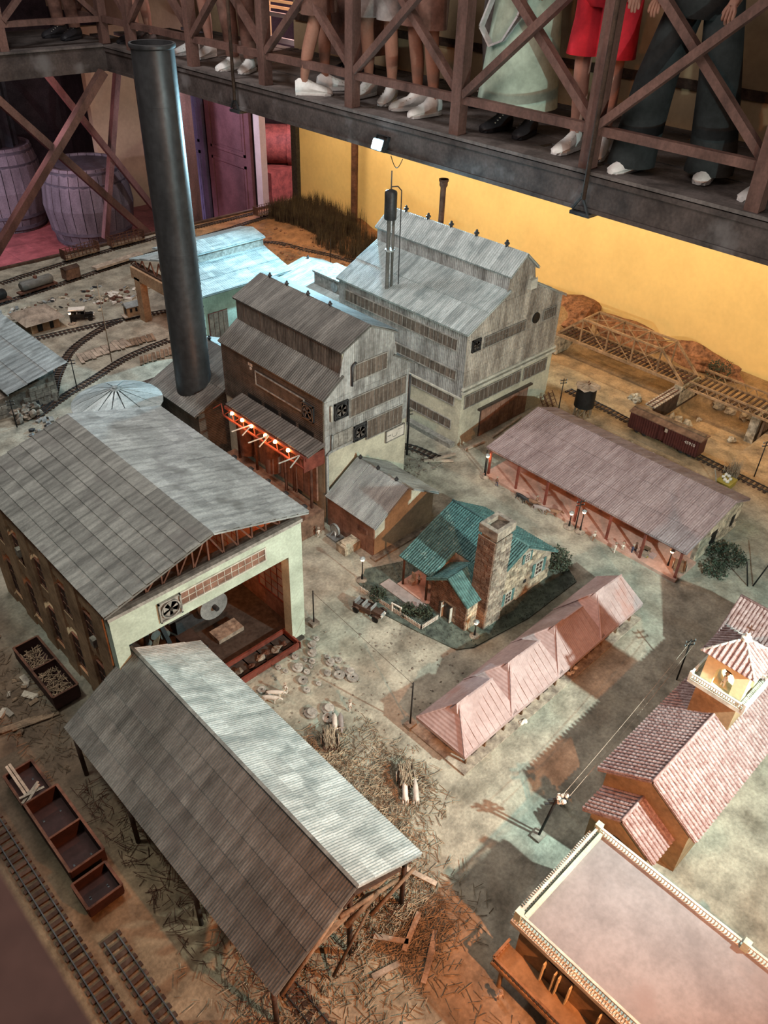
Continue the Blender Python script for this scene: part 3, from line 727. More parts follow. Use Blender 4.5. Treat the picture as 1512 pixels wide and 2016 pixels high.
MB().box(X0-.012, X0, Y0, Y1, .345, .357).build('ledge', M['white_trim'], t)
slope(t, (3.425, Y1+.01, .782), (3.425, 2.765, .782), (3.79, 2.765, .96), (3.79, Y1+.01, .96), 16, 2, M['galv_bright'], 5, over=1.02)
slope(t, (4.395, 2.765, .782), (4.395, Y1+.01, .782), (4.03, Y1+.01, .96), (4.03, 2.765, .96), 16, 2, M['galv_bright'], 5, over=1.02)
slope(t, (3.772, Y1+.01, 1.045), (3.772, 2.765, 1.045), (3.91, 2.765, 1.158), (3.91, Y1+.01, 1.158), 14, 1, M['galv_bright'], 5)
slope(t, (4.048, 2.765, 1.045), (4.048, Y1+.01, 1.045), (3.91, Y1+.01, 1.158), (3.91, 2.765, 1.158), 14, 1, M['galv_bright'], 5)
for y in (2.93, 3.17, 3.38, 3.58, 3.78): finial(t, 3.91, y, 1.156, s=1.35)
FN = (X0, Y0-.006, 0)
band(t, (3.60, Y0-.006, .645), UX, UZ, .40, .075, 14, 2, pm='pane')
band(t, (4.18, Y0-.006, .655), UX, UZ, .14, .075, 6, 2, pm='pane')
fan(t, (3.525, Y0-.007, .69), UX, UZ, .078)
MB().tube((4.105, Y0-.012, .70), (4.105, Y0-.004, .70), .036, n=18).build('round_opening', M['black_iron'], t)
band(t, (3.475, Y0-.001, .265), UX, UZ, .56, .095, 12, 1); band(t, (4.065, Y0-.001, .262), UX, UZ, .25, .095, 6, 1)
d = MB().box(3.65, 4.14, Y0-.006, Y0, 0, .205).box(3.62, 4.17, Y0-.02, Y0, .205, .217).build('loading_door', M['pane_dark'], t)
for i in range(10): MB().box(3.655+i*.0485, 3.70+i*.0485, Y0-.010, Y0-.006, .004, .20).build('door_board', M['stucco_red'], d)
for (z0, z1, y0, y1, n) in ((.645, .725, 2.85, 3.86, 26), (.452, .522, 2.84, 3.88, 24), (.275, .342, 2.84, 3.86, 22), (.10, .172, 2.85, 3.86, 20)):
    band(t, (X0-.005 if z0 > .4 else X0, y1, z0), (0, -1, 0), UZ, y1-y0, z1-z0, n, 1)
MB().box(3.40, 3.445, 2.80, 3.86, 0, .03).build('footing', M['frame'], t)
bb = MB().bar((4.035, Y0-.02, .99), (4.00, Y0-.02, .92), .004).box(3.97, 4.03, Y0-.03, Y0-.004, .925, .985); bb.build('hatch', M['white_trim'], t)

t = thing('roof_water_tank', 'slim cylindrical grey tank on a tall post above the big mill roof', 'tank', (3.505, 3.52, .81))
MB().lathe((3.505, 3.52, 0), [(.0, 1.250), (.036, 1.252), (.038, 1.262), (.038, 1.405), (.034, 1.415), (.0, 1.43)], 20).build('tank', M['iron'], t, True)
MB().tube((3.495, 3.52, .80), (3.495, 3.52, 1.252), .012, n=10).build('post', M['galv_dark'], t, True)
MB().tube((3.520, 3.505, .81), (3.520, 3.505, 1.252), .008, n=8).build('post', M['galv_dark'], t, True)
MB().tube((3.505, 3.52, 1.42), (3.505, 3.52, 1.53), .004, n=6).build('rod', M['galv_dark'], t, True)
p = MB(); q = [(3.505, 3.52, 1.44), (3.53, 3.49, 1.445), (3.548, 3.475, 1.42), (3.55, 3.473, .82)]
for a, c in zip(q[:-1], q[1:]): p.tube(a, c, .0035, n=6)
p.build('overflow_pipe', M['iron'], t)
MB().lathe((3.505, 3.515, 1.06), [(.030, 0), (.030, .01), (.012, .01)], 10).build('collar', M['galv'], t)

o = MB().lathe((4.62, 4.10, 0), [(.022, 0), (.021, 1.12), (.030, 1.135), (.030, 1.16), (.036, 1.165), (.036, 1.18), (.024, 1.18), (.022, 1.12)], 14).build('black_chimney', M['rust'], None, True)
tag(o, 'thin rusty black flue with a flared top behind the big mill', 'chimney')

# ------------------------------------------------------------------ the middle mill with lamps
t = thing('middle_mill_building', 'dark-roofed corrugated mill with fans and a white sign beside the row of orange lamps', 'building', (2.61, 3.19, 0))
X0, X1, Y0, Y1 = 2.305, 2.92, 2.745, 3.63
out = [(X0, 0), (X1, 0), (X1, .795), (2.79, .875), (2.79, 1.01), (2.61, 1.09), (2.43, 1.01), (2.43, .875), (X0, .785)]
MB().prism([(x, Y0, z) for x, z in out], (0, Y1-Y0, 0)).build('wall', M['stucco'], t)
top = lin([(0, .78), (.125, .87), (.1251, 1.005), (.305, 1.085), (.485, 1.005), (.4851, .875), (.615, .79)])
siding(t, (X0, Y0, 0), UX, UZ, .615, top, 9, [.445, .56, .60, .76, 1.12], 'siding')
siding(t, (X0, Y1, 0), (0, -1, 0), UZ, .885, lambda q: .78, 9, [.445, .56, .67, .78], 'siding_dark')
siding(t, (2.43, Y1, 0), (0, -1, 0), UZ, .885, lambda q: 1.005, 12, [.875, 1.005], 'siding_mon')
slope(t, (2.29, Y1+.01, .780), (2.29, 2.73, .780), (2.43, 2.73, .878), (2.43, Y1+.01, .878), 12, 1, M['galv_dark'], 5)
slope(t, (2.935, 2.73, .790), (2.935, Y1+.01, .790), (2.79, Y1+.01, .880), (2.79, 2.73, .880), 12, 1, M['galv_dark'], 5)
slope(t, (2.41, Y1+.01, 1.005), (2.41, 2.73, 1.005), (2.61, 2.73, 1.098), (2.61, Y1+.01, 1.098), 12, 1, M['galv_dark'], 5)
slope(t, (2.81, 2.73, 1.005), (2.81, Y1+.01, 1.005), (2.61, Y1+.01, 1.098), (2.61, 2.73, 1.098), 12, 1, M['galv_dark'], 5)
for y in (3.55, 3.40, 3.22, 3.04): finial(t, 2.61, y, 1.096)
W = Y0-.006
band(t, (2.505, W, .815), UX, UZ, .235, .10, 8); band(t, (2.478, W, .612), UX, UZ, .415, .115, 12); band(t, (2.60, W, .425), UX, UZ, .275, .125, 8)
band(t, (2.36, W, .465), UX, UZ, .14, .09, 4, pm='frame')
fan(t, (2.416, W-.001, .685), UX, UZ, .095); fan(t, (2.55, W-.001, .50), UX, UZ, .095)
MB().tube((2.488, W-.008, .80), (2.488, W-.008, .91), .006, n=8).tube((2.488, W-.008, .91), (2.515, W-.008, .925), .006, n=8).build('pipe', M['iron'], t, True)
MB().tube((2.345, W-.01, .645), (2.345, W-.01, .735), .006, n=8).build('pipe', M['white_trim'], t, True)
MB().tube((2.312, W-.01, .01), (2.312, W-.01, .45), .009, n=8).tube((2.312, W-.01, .45), (2.345, W-.01, .47), .006, n=8).tube((2.345, W-.01, .47), (2.350, W-.01, .56), .006, n=8).build('drain_pipe', M['galv'], t, True)
MB().tube((2.918, W-.008, .42), (2.918, W-.008, .72), .006, n=8).build('pipe', M['iron'], t, True)
sg = MB().box(2.755, 2.893, W+.002-.006, W+.002, .348, .415).build('sign', M['fig_white'], t)
fr = MB().box(2.752, 2.896, W-.007, W+.002, .343, .349).box(2.752, 2.896, W-.007, W+.002, .414, .420).box(2.750, 2.756, W-.007, W+.002, .343, .42).box(2.892, 2.898, W-.007, W+.002, .343, .42)
fr.build('sign_frame', M['frame'], sg)
e = MB(); ci = [(2.820+.019*math.cos(a), W-.0045, .377+.015*math.sin(a)) for a in [2.6+i*.33 for i in range(13)]]
for a, c in zip(ci[:-1], ci[1:]): e.bar(a, c, .003, .002, (0, 1, 0))
e.bar((2.765, W-.0045, .383), (2.79, W-.0045, .383), .004).bar((2.845, W-.0045, .398), (2.88, W-.0045, .398), .002)
e.build('sign_mark', M['frame'], sg)
# left side: long hatch, fan, dark slots, small white plate
band(t, (X0-.005, 3.31, .64), (0, -1, 0), UZ, .42, .085, 1, pm='siding_dark')
fan(t, (X0-.006, 2.86, .665), (0, -1, 0), UZ, .095)
for y in (3.40, 3.25, 3.10, 2.95):
    MB().box(X0-.006, X0-.003, y-.13, y-.005, .525, .552).build('slot', M['black_iron'], t)
MB().box(X0-.007, X0-.004, 3.335, 3.352, .735, .752).box(X0-.007, X0-.004, 3.358, 3.372, .735, .752).box(X0-.007, X0-.004, 3.345, 3.36, .712, .728).build('wall_plate', M['fig_white'], t)
# the canopy, its edge beam, struts and six lamps
slope(t, (2.185, 3.46, .490), (2.185, 2.735, .490), (X0, 2.735, .522), (X0, 3.46, .522), 9, 1, M['galv_brown'], 4, name='canopy')
MB().box(2.175, 2.19, 2.735, 3.46, .468, .486).box(2.16, 2.17, 2.735, 3.46, .425, .433).build('canopy_beam', M['red_iron'], t)
for y in [2.76+.1*i for i in range(8)]: MB().bar((2.165, y, .43), (2.19, y+.05, .472), .005).bar((2.165, y+.1, .43), (2.19, y+.05, .472), .005).build('lattice', M['red_iron'], t)
for y in (3.20, 3.05, 2.79):
    MB().bar((2.18, y, .482), (2.055, y+.02, .475), .005).bar((2.18, y, .482), (2.075, y-.05, .475), .005).build('strut', M['white_trim'], t)
MB().box(2.165, X0, 2.742, 2.75, .40, .49).build('canopy_end', M['red_iron'], t)
for y in (3.375, 3.28, 3.195, 3.07, 2.985, 2.875):
    b = MB().lathe((2.168, y, .476), [(0, -.011), (.009, -.006), (.010, 0), (.007, .008), (0, .012)], 10).build('lamp_bulb', M['bulb'], t, True)
    lamp('POINT', 'mill_lamp_light', (2.135, y, .455), .16, (1, .30, .08), size=.012)
# boiler bay under the canopy
for i in range(12): MB().box(2.262, 2.272, 2.76+.058*i, 2.812+.058*i, .16, .46).build('bay_board', M['stucco_red'], t)
for y in (3.42, 3.25, 2.98, 2.76): MB().tube((2.225, y, .10), (2.225, y, .47), .008, n=8).build('pipe', M['rust'], t, True)
for y in (2.86, 2.875, 2.89): MB().tube((2.205, y, .19), (2.205, y, .43), .0035, n=6).build('pipe', M['rust'], t, True)
for k, y in enumerate((3.36, 3.12)):
    MB().lathe((2.245, y, .19), [(.045, 0), (.048, .12), (.046, .22), (.02, .25), (0, .255)], 16).build('vessel', M['rust'], t, True)
t2 = thing('boiler_bench', 'long low brick-red boiler bench under the row of orange lamps', 'boiler', (2.12, 3.1, 0))
MB().box(2.03, 2.26, 2.70, 3.52, 0, .135).build('brick_base', M['brick'], t2)
for i in range(4):
    MB().lathe((2.10, 2.78+i*.19, .155), [(0, -.08), (.030, -.078), (.036, -.06), (.036, .06), (.030, .078), (0, .08)], 14, axis='y').build('boiler_drum', M['rust'], t2, True)
for i in range(5):
    MB().lathe((2.17, 2.76+i*.16, .135), [(.014, 0), (.014, .03), (.02, .035), (.012, .045), (0, .05)], 10).build('valve', M['iron'], t2, True)
o = MB().box(2.19, 2.30, 2.45, 2.52, 0, .055).box(2.205, 2.285, 2.46, 2.51, .055, .062).build('stone_block', M['pale_stone']); tag(o, 'pale squared block standing outside the end of the boiler bench', 'block')
t2 = thing('water_wheel_pump', 'small grey wheel pump beside the drain pipe of the middle mill', 'pump', (2.27, 2.60, 0))
MB().lathe((2.26, 2.61, .055), [(.030, -.006), (.036, -.006), (.036, .006), (.030, .006), (.030, -.006)], 18, axis='x').build('wheel', M['galv'], t2, True)
for k in range(3): MB().bar((2.26, 2.61+.033*math.cos(k*PI/3), .055+.033*math.sin(k*PI/3)), (2.26, 2.61-.033*math.cos(k*PI/3), .055-.033*math.sin(k*PI/3)), .004).build('spoke', M['galv'], t2)
MB().bar((2.24, 2.64, 0), (2.26, 2.61, .055), .006).bar((2.24, 2.58, 0), (2.26, 2.61, .055), .006).box(2.23, 2.29, 2.57, 2.65, 0, .01).build('stand', M['galv'], t2)

# dark lean-to with a flue behind the tall chimney
t = thing('boiler_house', 'low dark-roofed house behind the tall chimney with a short black flue', 'building', (2.38, 3.85, 0))
MB().prism([(2.12, 3.66, 0), (2.70, 3.66, 0), (2.70, 3.66, .46), (2.52, 3.66, .54), (2.12, 3.66, .36)], (0, .50, 0)).build('wall', M['siding_dark'], t)
slope(t, (2.09, 4.18, .355), (2.09, 3.65, .355), (2.52, 3.65, .55), (2.52, 4.18, .55), 7, 2, M['galv_dark'], 4)  # shade of the left slope is put into its darker sheet colour
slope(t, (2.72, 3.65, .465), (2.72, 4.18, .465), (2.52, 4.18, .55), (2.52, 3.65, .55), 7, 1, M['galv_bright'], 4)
for y in (4.10, 3.93): finial(t, 2.52, y, .55, s=1.1)
f = MB().lathe((2.40, 3.70, 0), [(.021, .48), (.020, .70), (.024, .705), (.024, .725), (.018, .725), (.017, .60), (0, .60)], 14).build('flue', M['iron'], t, True)

# ------------------------------------------------------------------ the tall chimney
t = thing('tall_chimney', 'tall tapering dark metal chimney rising to the walkway at upper left', 'chimney', (2.28, 3.87, 0))
cx, cy = 2.25, 3.888
prev = None
segs = 9
for i in range(segs):
    z0 = .03+2.17*i/segs; z1 = .03+2.17*(i+1)/segs
    r0 = .107-.006*(z0/2.2); r1 = .107-.006*(z1/2.2)
    MB().lathe((cx, cy, 0), [(r0, z0), (r1, z1-.0004)], 48).build('shaft_ring', M['chimney'], t, True)
MB().lathe((cx, cy, 0), [(.094, 2.12), (.101, 2.20), (.108, 2.205), (.110, 2.215), (.108, 2.222), (.098, 2.222), (.096, 2.1)], 40).build('rim', M['chimney'], t, True)
MB().lathe((cx, cy, 0), [(.0, 2.02), (.094, 2.02), (.094, 2.2)], 24).build('flue_liner', M['black_iron'], t)
rv = MB()
for i in range(46):
    z = .10+i*.045; r = .107-.006*(z/2.2); a = math.radians(-28); rv.blob((cx+r*math.cos(a), cy+r*math.sin(a), z), .0035, .0035, .0035, n=5, m=3)
    if i % 3 == 0:
        a = math.radians(-35); rv.blob((cx+r*math.cos(a), cy+r*math.sin(a), z), .004, .004, .004, n=5, m=3)
tag(rv.build('rivet_row', M['iron'], t), kind='stuff')
MB().lathe((cx, cy, 0), [(.125, 0), (.125, .05), (.112, .06), (.112, .075)], 24).build('base_ring', M['pale_stone'], t)
o = MB().box(2.34, 2.48, 3.66, 3.80, 0, .09).prism([(2.34, 3.66, .09), (2.48, 3.66, .09), (2.36, 3.66, .20)], (0, .14, 0)).build('pale_masonry', M['pale_stone']); tag(o, 'pale sloping masonry block at the foot of the tall chimney', 'masonry')

# ------------------------------------------------------------------ round tank with the conical roof
t = thing('round_tank', 'round tank with a shallow pale conical roof behind the workshop', 'tank', (1.83, 4.06, 0))
MB().lathe((1.83, 4.06, 0), [(.245, 0), (.245, .385), (0, .385)], 40).build('tank_wall', M['galv'], t, True)
n = 14
for i in range(n):
    a0 = 2*PI*i/n+.003; a1 = 2*PI*(i+1)/n-.003; am = (a0+a1)/2
    P = lambda r, a, z: (1.83+r*math.cos(a), 4.06+r*math.sin(a), z)
    vs = [P(.022, am, .470), P(.262, a0, .385), P(.264, am, .385), P(.262, a1, .385), P(.022, am, .466), P(.262, a0, .381), P(.264, am, .381), P(.262, a1, .381)]
    MB().add(vs, [(0, 1, 2), (0, 2, 3), (4, 6, 5), (4, 7, 6), (1, 5, 6, 2), (2, 6, 7, 3), (0, 4, 5, 1), (0, 3, 7, 4)]).build('roof_sector', M['galv_bright'], t)
MB().lathe((1.83, 4.06, .462), [(.030, 0), (.028, .008), (.016, .010), (.016, .02), (0, .024)], 12).build('cap', M['galv'], t, True)
MB().tube((1.62, 4.12, .375), (1.67, 4.26, .375), .008, n=8).build('pipe', M['galv_dark'], t, True)

# ------------------------------------------------------------------ workshop with the open front
t = thing('workshop_hall', 'large hall with an open trussed front and broad grey sheet roof at left centre', 'building', (1.23, 2.73, 0))
X0, X1, Y0, Y1 = .78, 1.675, 2.155, 3.28
fw = MB().box(X0, X1, Y0, Y0+.055, .52, .685).box(1.60, X1, Y0, Y0+.055, 0, .52).box(X0, .835, Y0, Y0+.055, 0, .52)
fw.build('front_wall', M['stucco_green'], t)
MB().box(X0-.005, X1+.005, Y0-.006, Y0+.06, .678, .694).build('cornice', M['frame'], t)
MB().box(1.655, X1, Y0+.055, Y1, 0, .70).build('right_wall', M['stucco_red'], t)
MB().box(X0, X1, Y1, Y1+.02, 0, .72).build('rear_wall', M['stucco_red'], t)
# left wall: two storeys of arched openings between piers
lw = MB()
ys = [Y0+.04+i*.222 for i in range(6)]
lw.box(X0, X0+.03, Y0+.055, Y1, .60, .70).box(X0, X0+.03, Y0+.055, Y1, .33, .40).box(X0, X0+.03, Y0+.055, Y1, 0, .06)
for i in range(6):
    y = Y0+.055+i*.213; lw.box(X0-.008, X0+.03, y-.012, y+.092, 0, .68)
lw.build('left_wall', M['stucco_tan'], t)
for i in range(5):
    y0 = Y0+.055+i*.213+.092; y1 = y0+.109
    for (z0, z1) in ((.06, .33), (.40, .60)):
        P = [(X0+.004, y0, z1), (X0+.004, y1, z1), (X0+.004, y1, z1-.05)] + [(X0+.004, (y0+y1)/2+.0545*math.cos(a*PI/8), z1-.05+.045*math.sin(a*PI/8)) for a in range(0, 9)] + [(X0+.004, y0, z1-.05)]
        MB().prism(P[:1]+P[1:2]+P[2:], (.018, 0, 0)).build('arch_head', M['stucco_tan'], t)
    band(t, (X0+.010, y1, .40), (0, -1, 0), UZ, .109, .15, 3, 3, fm='rust', pm='pane_dark', name='window')
    band(t, (X0+.010, y1, .08), (0, -1, 0), UZ, .109, .19, 3, 3, fm='rust', pm='pane_dark', name='window')
    if i in (0, 3): MB().box(X0-.014, X0+.006, y0+.03, y0+.06, .41+.02*i, .450+.02*i).build('open_shutter', M['stone'], t)
slope(t, (.760, 3.31, .722), (.760, 2.135, .722), (1.24, 2.135, .856), (1.24, 3.31, .856), 6, 8, M['galv_dark'], 6, lap=.0045, ribh=.0016, over=1.02)  # left slope darker than the right, its shade painted into the sheets
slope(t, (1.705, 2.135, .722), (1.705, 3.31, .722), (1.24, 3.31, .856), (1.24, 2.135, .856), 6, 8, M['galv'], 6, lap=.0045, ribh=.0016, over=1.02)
# roof trusses
for k, y in enumerate((Y0+.02, Y0+.22, Y0+.50, Y0+.78)):
    zt = lambda x: .846-abs(x-1.24)*.272
    b = MB().bar((X0+.01, y, .700), (X1-.01, y, .700), .012).bar((X0+.01, y, .716), (1.24, y, .838), .010).bar((1.24, y, .838), (X1-.01, y, .716), .010)
    b.build('truss_chord', M['wood_dark'] if k else M['frame_dark'], t)
    N = 12; xs = [X0+.03+(X1-X0-.06)*i/N for i in range(N+1)]
    if k < 2:
        for i in range(N):
            a, c = xs[i], xs[i+1]
            MB().bar((a, y, .702), (c, y, zt(c)-.006), .007).build('truss_web', M['rust'], t) if i < N/2 else MB().bar((c, y, .702), (a, y, zt(a)-.006), .007).build('truss_web', M['rust'], t)
            MB().bar((xs[i+1], y, .702), (xs[i+1], y, zt(xs[i+1])-.006), .007).build('truss_post', M['rust'], t)
# strip window and fan over the opening
band(t, (1.068, Y0, .572), UX, UZ, .415, .072, 12, 2, fm='white_trim', pm='stucco_red')
fan(t, (1.022, Y0-.001, .595), UX, UZ, .098, m='frame')
# inside: floor, side windows, great flywheel engine
MB().box(X0+.03, X1-.02, Y0-.02, Y1, .001, .012).build('hall_floor', M['frame_dark'], t)
for y0 in (2.22, 2.62): band(t, (1.654, y0, .13), (0, 1, 0), (0, 0, 1), .25, .34, 5, 7, fm='red_iron', pm='stone', name='window') if False else band(t, (1.654, y0+.25, .13), (0, -1, 0), UZ, .25, .34, 5, 7, fm='red_iron', pm='grey_cloth', name='window')
lamp('POINT', 'workshop_lamp_light', (1.45, 2.45, .66), 2.6, (1, .30, .10), size=.03)
lamp('POINT', 'workshop_lamp_light', (1.15, 2.75, .70), 1.6, (1, .30, .10), size=.03)
t = thing('flywheel_engine', 'steam engine with a big grey flywheel inside the open workshop', 'engine', (1.36, 2.55, .012))
MB().lathe((1.40, 2.50, .12), [(.060, -.012), (.075, -.012), (.075, .012), (.060, .012), (.060, -.012)], 28, axis='y').build('flywheel_rim', M['galv'], t, True)
for k in range(4): MB().bar((1.40+.066*math.cos(k*PI/4), 2.50, .12+.066*math.sin(k*PI/4)), (1.40-.066*math.cos(k*PI/4), 2.50, .12-.066*math.sin(k*PI/4)), .008).build('spoke', M['galv'], t)
MB().tube((1.40, 2.46, .12), (1.40, 2.56, .12), .012, n=10).build('axle', M['iron'], t, True)
MB().box(1.22, 1.42, 2.54, 2.60, .012, .09).build('bed', M['iron'], t)
MB().lathe((1.24, 2.57, .12), [(0, -.06), (.035, -.055), (.035, .055), (0, .06)], 14, axis='x').build('cylinder_body', M['galv_dark'], t, True)
MB().box(1.33, 1.47, 2.36, 2.44, .012, .035).build('step', M['stone'], t)
t = thing('gear_frame', 'dark geared crusher frame inside the workshop left of the flywheel', 'engine', (1.08, 2.5, .012))
MB().bar((1.0, 2.42, .012), (1.04, 2.46, .26), .018).bar((1.14, 2.42, .012), (1.10, 2.46, .26), .018).bar((1.0, 2.60, .012), (1.04, 2.56, .26), .018).bar((1.14, 2.60, .012), (1.10, 2.56, .26), .018).build('frame', M['iron'], t)
for k in range(3): MB().lathe((1.03+k*.045, 2.5, .15+.03*(k % 2)), [(0, -.05), (.024, -.05), (.024, .05), (0, .05)], 12, axis='y').build('roller', M['galv_dark'], t, True)
MB().bar((.93, 2.34, .02), (1.17, 2.52, .24), .022, .008).build('conveyor', M['wood'], t)
MB().box(1.16, 1.24, 2.3, 2.44, .012, .12).build('gearbox', M['iron'], t)

# red-railed pit in front of the workshop
t = thing('red_rail_pit', 'long narrow trough edged with red iron rails in front of the open workshop', 'trough', (1.4, 2.15, 0))
MB().box(1.02, 1.60, 2.215, 2.225, 0, .035).box(1.02, 1.60, 2.10, 2.11, 0, .035).box(1.595, 1.605, 2.10, 2.225, 0, .035).build('rail_edge', M['red_iron'], t)
for i in range(8): MB().box(1.04+i*.078, 1.046+i*.078, 2.098, 2.227, .002, .012).build('cross_tie', M['rust'], t)
for i, (x, y, r) in enumerate(((1.42, 2.16, .022), (1.46, 2.17, .018), (1.50, 2.15, .026), (1.36, 2.15, .02), (1.30, 2.16, .022), (1.55, 2.16, .018))):
    o = MB().blob((x, y, r*.5+.004), r, r*.8, r*.7, i, .5).build('rubble_lump', M['rust' if i % 2 else 'stone']); tag(o, 'lump of scrap lying in the red-railed trough', 'rubble', 'scrap lumps in the red-railed trough')

# ------------------------------------------------------------------ long corrugated shed in the foreground
t = thing('cane_shed', 'long open timber shed with a steep grey corrugated roof in the foreground', 'shed', (.85, 1.54, 0))
slope(t, (.535, 2.185, .262), (.535, .895, .262), (.852, .895, .466), (.852, 2.185, .466), 16, 5, M['galv_dark'], 8, lap=.003, ribh=.0016)  # left slope's shade painted in, the right one takes the bright sheet
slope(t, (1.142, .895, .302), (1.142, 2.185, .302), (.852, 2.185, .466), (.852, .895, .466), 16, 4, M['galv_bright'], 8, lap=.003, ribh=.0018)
MB().bar((.852, .893, .474), (.852, 2.187, .474), .012, .008).build('ridge_cap', M['galv_dark'], t)
for k, y in enumerate((.925, 1.34, 1.75, 2.14)):
    for x, z in ((.548, .255), (1.095, .315), (.852, .44)):
        if x == .852 and k in (0, 3): pass
        MB().tube((x, y, 0), (x, y, z), .009, n=8).build('post', M['wood_dark'], t, True)
    MB().bar((.545, y, .245), (1.11, y, .295), .013).bar((.548, y, .255), (.852, y, .452), .013).bar((.852, y, .452), (1.11, y, .305), .013).build('rafter', M['wood'], t)
    MB().bar((.60, y-.012, .255), (.852, y-.012, .40), .011).bar((1.06, y-.012, .29), (.852, y-.012, .40), .011).build('brace', M['wood_dark'], t)
for x, z in ((.548, .25), (1.095, .305)):
    MB().bar((x, .90, z), (x, 2.17, z), .012).build('eave_beam', M['wood_dark'], t)
# crooked poles leaning on the front
for a, c, r in (((.80, .915, .33), (1.06, .90, .26), .009), ((.92, .90, .20), (1.10, .88, .30), .008), ((.56, .90, .22), (.80, .905, .40), .008), ((.82, .91, .25), (.95, .90, .30), .010), ((.76, .90, .02), (.90, .89, .27), .006)):
    MB().tube(a, c, r, r*.75, n=7).build('crooked_pole', M['wood'], t, True)

# ------------------------------------------------------------------ small house with the blue-grey roof
t = thing('small_sheet_roof_house', 'small house with a shiny blue-grey sheet roof in front of the middle mill', 'house', (2.53, 2.54, 0))
MB().prism([(2.31, 2.35, 0), (2.75, 2.35, 0), (2.75, 2.35, .212), (2.525, 2.35, .345), (2.31, 2.35, .20)], (0, .37, 0)).build('wall', M['stucco'], t)
for i in range(6): MB().box(2.304, 2.312, 2.352+i*.0615, 2.412+i*.0615, .0, .198).build('side_panel', M['stucco_red'], t)
slope(t, (2.29, 2.725, .200), (2.29, 2.33, .200), (2.525, 2.33, .355), (2.525, 2.725, .355), 8, 1, M['galv'], 6)
slope(t, (2.775, 2.33, .205), (2.775, 2.725, .205), (2.525, 2.725, .355), (2.525, 2.33, .355), 8, 1, M['galv'], 6)
for y in (2.70, 2.56, 2.42): finial(t, 2.525, y, .352, s=.95)
MB().box(2.296, 2.304, 2.40, 2.47, .12, .15).build('vent', M['rust'], t)
MB().box(2.28, 2.78, 2.31, 2.35, 0, .012).build('step', M['stone'], t)

# ------------------------------------------------------------------ house with the green tile roof
def tiles(root, a, b, c, d, nu, nv, m, name='roof', r=.0042, n=4, cname='tile_course'):
    """real barrel tiles on a slope: each course of tiles is one joined strip"""
    a, b, c, d = map(Vector, (a, b, c, d)); nn = (b-a).cross(d-a).normalized()
    if nn.z < 0: nn = -nn
    s = MB().prism([a, b, c, d], -nn*.008).build(name, m, root)
    k = MB()
    for j in range(nv):
        t0, t1 = j/nv, (j+1)/nv
        pa = a+(d-a)*t0; pb = b+(c-b)*t0; qa = a+(d-a)*t1; qb = b+(c-b)*t1
        for i in range(nu):
            s0 = (i+.5)/nu; p = pa+(pb-pa)*s0; q = qa+(qb-qa)*s0
            uu = (pb-pa).normalized(); w = (pb-pa).length/nu*.36; vs = []
            dv = random.uniform(-.0006, .0006)
            for e, lift in ((p, .0032+dv), (q, .0006+dv)):
                for g in range(n+1):
                    th = PI*g/n; vs.append(e + uu*(w*math.cos(th)) + nn*(lift+w*.85*math.sin(th)))
            k.add(vs, [(g, g+1, n+2+g, n+1+g) for g in range(n)] + [tuple(range(n+1))])
    tag(k.build(cname, m, s), kind='stuff'); return s
t = thing('green_roof_house', 'stone house with a green tiled roof and a tall stone chimney', 'house', (2.58, 1.85, 0))
X0, X1, Y0, Y1 = 2.40, 2.865, 1.63, 2.08
MB().prism([(X0, Y0, 0), (X1, Y0, 0), (X1, Y0, .185), (2.61, Y0, .345), (X0, Y0, .27)], (0, Y1-Y0, 0)).build('wall', M['stone'], t)
tiles(t, (2.235, 2.10, .205), (2.235, 1.88, .205), (2.61, 1.88, .362), (2.61, 2.10, .362), 16, 16, M['green_roof'])
tiles(t, (2.40, 1.88, .274), (2.40, 1.605, .274), (2.61, 1.605, .362), (2.61, 1.88, .362), 20, 9, M['green_roof'])
tiles(t, (2.890, 1.605, .178), (2.890, 2.10, .178), (2.61, 2.10, .362), (2.61, 1.605, .362), 36, 12, M['green_roof'])
MB().tube((2.61, 1.605, .366), (2.61, 2.10, .366), .006, n=8).build('ridge_tiles', M['green_roof'], t, True)
# front wall stonework, rows of real stones
def masonry(root, o, u, v, w, top, ch, cw, m, holes=(), name='stone', t=.004, sm=True):
    F = frame(o, u, v); z = 0; k = 0
    while z < .6:
        x = -cw*.5*(k % 2)
        while x < w:
            L = cw*random.uniform(.75, 1.3); a, c = max(0, x+.0006), min(w, x+L-.0006)
            mid = (a+c)/2
            if c-a > .003 and z+ch*.9 < min(top(a), top(c)) and not any(h[0] < c and h[1] > a and h[2] < z+ch and h[3] > z for h in holes):
                e = random.uniform(0, .0025)
                vs = [F @ Vector(q) for q in ((a, z+.0006, 0), (c, z+.0006, 0), (c, z+ch-.0006, 0), (a, z+ch-.0006, 0), (a+.0012, z+.002, t+e), (c-.0012, z+.002, t+e), (c-.0012, z+ch-.002, t+e), (a+.0012, z+ch-.002, t+e))]
                MB().add(vs, [(4, 5, 6, 7), (0, 1, 5, 4), (1, 2, 6, 5), (2, 3, 7, 6), (3, 0, 4, 7)]).build(name, m, root)
            x += L
        z += ch; k += 1
holes = ((.10, .18, .0, .105), (.32, .43, .075, .19), (.205, .28, .225, .30))
masonry(t, (X0, Y0, 0), UX, UZ, X1-X0, lin([(0, .26), (.21, .34), (.465, .18)]), .022, .034, M['pale_stone'], holes)
masonry(t, (2.862, Y0, 0), (0, 1, 0), UZ, Y1-Y0, lambda q: .18, .022, .036, M['pale_stone'])
